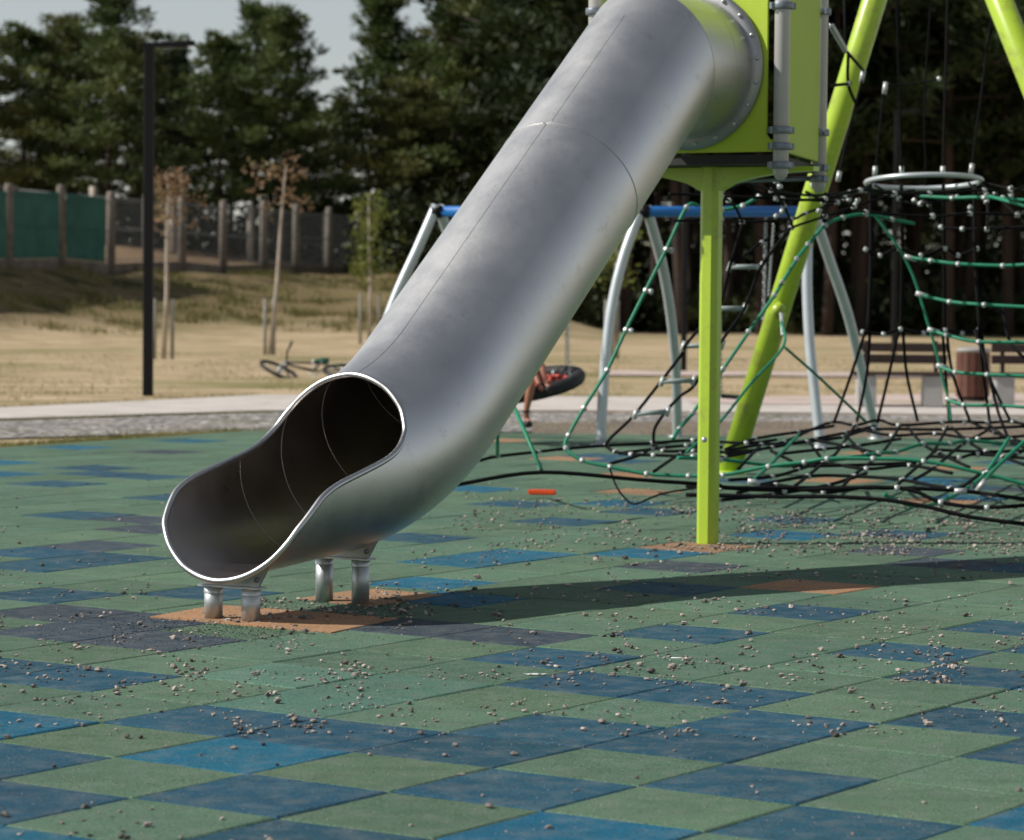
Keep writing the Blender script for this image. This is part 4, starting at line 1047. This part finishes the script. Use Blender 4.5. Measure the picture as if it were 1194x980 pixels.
# ------------------------------------------------------------------ grass tufts along the edges and on the lawn
def grass():
    r_ = random.Random(9); b = MB()
    def blade(x, y, z, h):
        a = r_.uniform(0, 6.28); w_ = .004 + .004*r_.random(); dx, dy = math.cos(a)*w_, math.sin(a)*w_; lx, ly = r_.gauss(0, .35)*h, r_.gauss(0, .35)*h
        b.add([(x-dx, y-dy, z), (x+dx, y+dy, z), (x+lx, y+ly, z+h)], [(0, 1, 2)], False)
    for _ in range(15000):
        t = r_.uniform(-9, 4.4); o_ = abs(r_.gauss(0, .42)) + .0
        if noise.noise(Vector((t*1.3, o_*3, 1))) < -.22: continue
        p = E0 + LD*t + LN*(o_ - .03); blade(p.x, p.y, -.04, r_.uniform(.02, .065))
    for _ in range(16000):
        y = 36 + 26*r_.random()**1.2; x = r_.uniform(-.19, .19)*y
        if y < 38.8 and x > -3.3: continue
        if (Vector((x, y)) - Vector((-6.6, 34.6))).dot(Vector((-.68, .73)).normalized()) < .1 and x < -2.9: continue
        if noise.noise(Vector((x*.7, y*.25, 3))) < -.05: continue
        blade(x, y, -.045, r_.uniform(.02, .07))
    for _ in range(2600):
        t = r_.uniform(0, 1); p = lerp(Vector((-5.3, 30.3)), Vector((-2.7, 32.95)), t); blade(p.x + r_.gauss(0, .05), p.y + r_.gauss(0, .05), -.03, r_.uniform(.01, .04))
    for _ in range(1500):
        y = r_.uniform(66, 97); x = r_.uniform(-.185, -.02)*y; z = terrain(x, y)
        if z < .25 or y > fence_y(x) or noise.noise(Vector((x*.6, y*.5, 8))) < .05: continue
        for _k in range(16):
            h = r_.uniform(.08, .26); bx, by = x + r_.gauss(0, .22), y + r_.gauss(0, .16); zz = terrain(bx, by) - .05; w_ = .018; lx, ly = r_.gauss(0, .3)*h, r_.gauss(0, .3)*h
            b.add([(bx-w_, by, zz), (bx+w_, by, zz), (bx+lx, by+ly, zz+h)], [(0, 1, 2)], False)
    for _ in range(2600):
        t = r_.uniform(-1.2, 1); p = lerp(Vector((-5.75, 33.3)), Vector((-3.15, 37.9)), t); blade(p.x - abs(r_.gauss(0, .12)), p.y + abs(r_.gauss(0, .12)), -.04, r_.uniform(.02, .07))
    tag(b.build('grass', M['grass']), 'dry grass blades along the tile edge and over the lawn', 'grass', kind='stuff')
grass()

# ------------------------------------------------------------------ loose pebbles
def pebbles():
    r_ = random.Random(21); pts = []
    def add(n, u0, u1, v0, v1, s0, s1, cl=.35, pw=1.0):
        for _ in range(n):
            for _t in range(6):
                u, v = r_.uniform(u0, u1), lerp(v0, v1, r_.random()**pw)
                if noise.noise(Vector((u*.016, v*.05, 5))) > r_.uniform(-cl, .5) - .05: break
            p = ground_at(u, v)
            pts.append((p.x, p.y, min(.030, r_.uniform(s0, s1)*.74*math.exp(r_.gauss(0, .36))), u, v))
    add(900, 540, 1194, 580, 642, .012, .022, .5); add(1300, 780, 1200, 590, 648, .012, .024, .5); add(120, 470, 760, 570, 640, .010, .02)
    add(520, 480, 1194, 638, 720, .011, .021, .2); add(640, -10, 1200, 715, 800, .010, .022, .12); add(480, -10, 1200, 770, 862, .010, .022, .1); add(34, 0, 1194, 862, 985, .012, .022)
    add(26, 0, 260, 930, 985, .013, .022); add(110, 0, 210, 505, 700, .011, .022); add(26, 40, 125, 812, 834, .012, .02); add(110, 250, 480, 770, 860, .01, .02)
    add(120, 1000, 1194, 730, 800, .012, .02); add(160, 540, 900, 520, 600, .011, .018); add(70, 760, 960, 755, 800, .012, .02)
    add(230, 296, 480, 698, 723, .011, .024, .6); add(70, 425, 470, 690, 712, .012, .022, .6); add(50, 385, 480, 678, 700, .01, .018, .6); add(60, 225, 320, 714, 727, .010, .018, .6)
    add(90, 0, 240, 640, 780, .008, .015)
    legs = [SP + SH*s + SJ*q for s in (-.47, .36) for q in (-.095, .095)] + [Vector((1.062, 16.12, 0))]
    pts = [p for p in pts if all(math.hypot(p[0]-l.x, p[1]-l.y) > (.052 if l.y < 16 else .1) for l in legs)]
    protos = []
    for k in range(8):
        bm = bmesh.new(); bmesh.ops.create_icosphere(bm, subdivisions=2, radius=.5)
        sx, sy, sz = r_.uniform(.85, 1.25), r_.uniform(.65, .95), r_.uniform(.42, .68); off = Vector((k*7.3, 0, 0))
        for v in bm.verts:
            n = noise.noise(v.co*2.2 + off)*.55 + noise.noise(v.co*5 + off)*.22; v.co *= (1 + n); v.co.x *= sx; v.co.y *= sy; v.co.z *= sz
        zmin = min(v.co.z for v in bm.verts)
        for v in bm.verts: v.co.z -= zmin*.86
        me = bpy.data.meshes.new('pebble'); bm.to_mesh(me); bm.free(); me.materials.append(M['pebble']); protos.append(me)
        me.polygons.foreach_set('use_smooth', [r_.random() < .0 for _ in me.polygons])
    pts.sort(key=lambda p: -p[2]/max(p[1], .1))
    for (x, y, s, u, v) in pts[:300]:
        o = bpy.data.objects.new('pebble', r_.choice(protos)); col.objects.link(o); o.location = (x, y, .0003); o.rotation_euler = (0, 0, r_.uniform(0, 6.28)); o.scale = (s, s, s)
        tag(o, 'small grey beige pebble lying loose on the rubber tiles in the nearer half', 'pebble', 'loose pebbles scattered on the rubber tiles')
    vs, fs, tone = [], [], []
    cache = [([v.co.copy() for v in me.vertices], [tuple(p.vertices) for p in me.polygons]) for me in protos]
    for (x, y, s, u, v) in pts[300:]:
        cv, cf = r_.choice(cache); a = r_.uniform(0, 6.28); c, sn = math.cos(a)*s, math.sin(a)*s; b0_ = len(vs); tn = r_.random()
        vs += [(x + c*q.x - sn*q.y, y + sn*q.x + c*q.y, q.z*s + .0003) for q in cv]; fs += [tuple(i + b0_ for i in f) for f in cf]; tone += [tn]*len(cv)
    mains = (vs, fs, tone); vs, fs, tone = [], [], []
    # fine rubber and grit crumbs gathered by the slide foot
    for _ in range(1500):
        u = r_.uniform(130, 330) if r_.random() < .6 else r_.uniform(40, 470); v = 738 - (u - 130)*.035 + r_.gauss(0, 9) if u < 330 else r_.gauss(728, 8)
        p = ground_at(u, v); s = r_.uniform(.002, .006); cv, cf = r_.choice(cache); b0_ = len(vs)
        vs += [(p.x + q.x*s, p.y + q.y*s, q.z*s + .0003) for q in cv]; fs += [tuple(i + b0_ for i in f) for f in cf]; tone += [.02]*len(cv)
    bmq = bmesh.new(); bmesh.ops.create_icosphere(bmq, subdivisions=1, radius=.5); lv = [v.co.copy() for v in bmq.verts]; lf = [tuple(v.index for v in f.verts) for f in bmq.faces]; bmq.free()
    for _ in range(9000):
        u, v = r_.uniform(-10, 1204), lerp(600, 985, r_.random()**.8)
        if noise.noise(Vector((u*.012, v*.04, 9))) < r_.uniform(-.5, .25): continue
        p = ground_at(u, v); sz_ = r_.uniform(.0012, .0045); b0_ = len(mains[0]); tn = r_.random()
        mains[0].extend([(p.x + q.x*sz_*r_.uniform(.7, 1.3), p.y + q.y*sz_, q.z*sz_*.6 + .0008) for q in lv]); mains[1].extend([tuple(i + b0_ for i in f) for f in lf]); mains[2].extend([tn]*len(lv))
    cb = MB(); cb.add(vs, fs, False); tag(cb.build('rubber_crumbs', M['pad']), 'fine dark rubber crumbs gathered near the slide foot', 'crumbs', kind='stuff')
    vs, fs, tone = mains
    me = bpy.data.meshes.new('small_pebbles'); me.from_pydata(vs, [], fs); me.materials.append(M['pebble'])
    at_ = me.attributes.new('tone', 'FLOAT', 'POINT'); at_.data.foreach_set('value', tone)
    o = bpy.data.objects.new('small_pebbles', me); col.objects.link(o); tag(o, 'small pebbles and grit scattered thickly over the tiles beneath the net', 'gravel', kind='stuff')
    print('pebbles', len(pts))
pebbles()
# litter
p = ground_at(632, 577); t = tag(MB().build('orange_piece', M['orange']), 'orange plastic toy block dropped on tiles left of the green post', 'toy')
bm = bmesh.new(); bmesh.ops.create_cube(bm, size=1)
for v in bm.verts: v.co = Vector((v.co.x*.19, v.co.y*.05, (v.co.z+.5)*.034))
bmesh.ops.bevel(bm, geom=bm.edges[:], offset=.008, segments=2, affect='EDGES')
bm.to_mesh(t.data); bm.free(); t.location = p; t.rotation_euler = (0, 0, R(-8))
p = ground_at(792, 768.5); b = MB(); d = Vector((math.cos(R(-14)), math.sin(R(-14)), 0))
b.tube([p - d*.032 + UP*.003, p + UP*.0032, p + d*.03 + UP*.003], [.002, .0026, .002], 8); tag(b.build('lollipop_stick', M['white']), 'thin white stick lying on green tiles among the pebbles', 'litter')
p = ground_at(624, 787); b = MB(); pts_ = [Vector((.035*math.cos(a)*(1 + .3*math.sin(3*a)), .010*math.sin(a), .002 + .002*math.sin(5*a))) for a in [2*math.pi*k/18 for k in range(18)]]
b.add([p + q for q in pts_] + [p + q + UP*.0015 for q in pts_], [tuple(range(18))[::-1], tuple(range(18, 36))] + [(i, (i+1) % 18, 18+(i+1) % 18, 18+i) for i in range(18)], False)
tag(b.build('paper_scrap', M['white']), 'flat torn white paper scrap on the tile seam', 'litter')
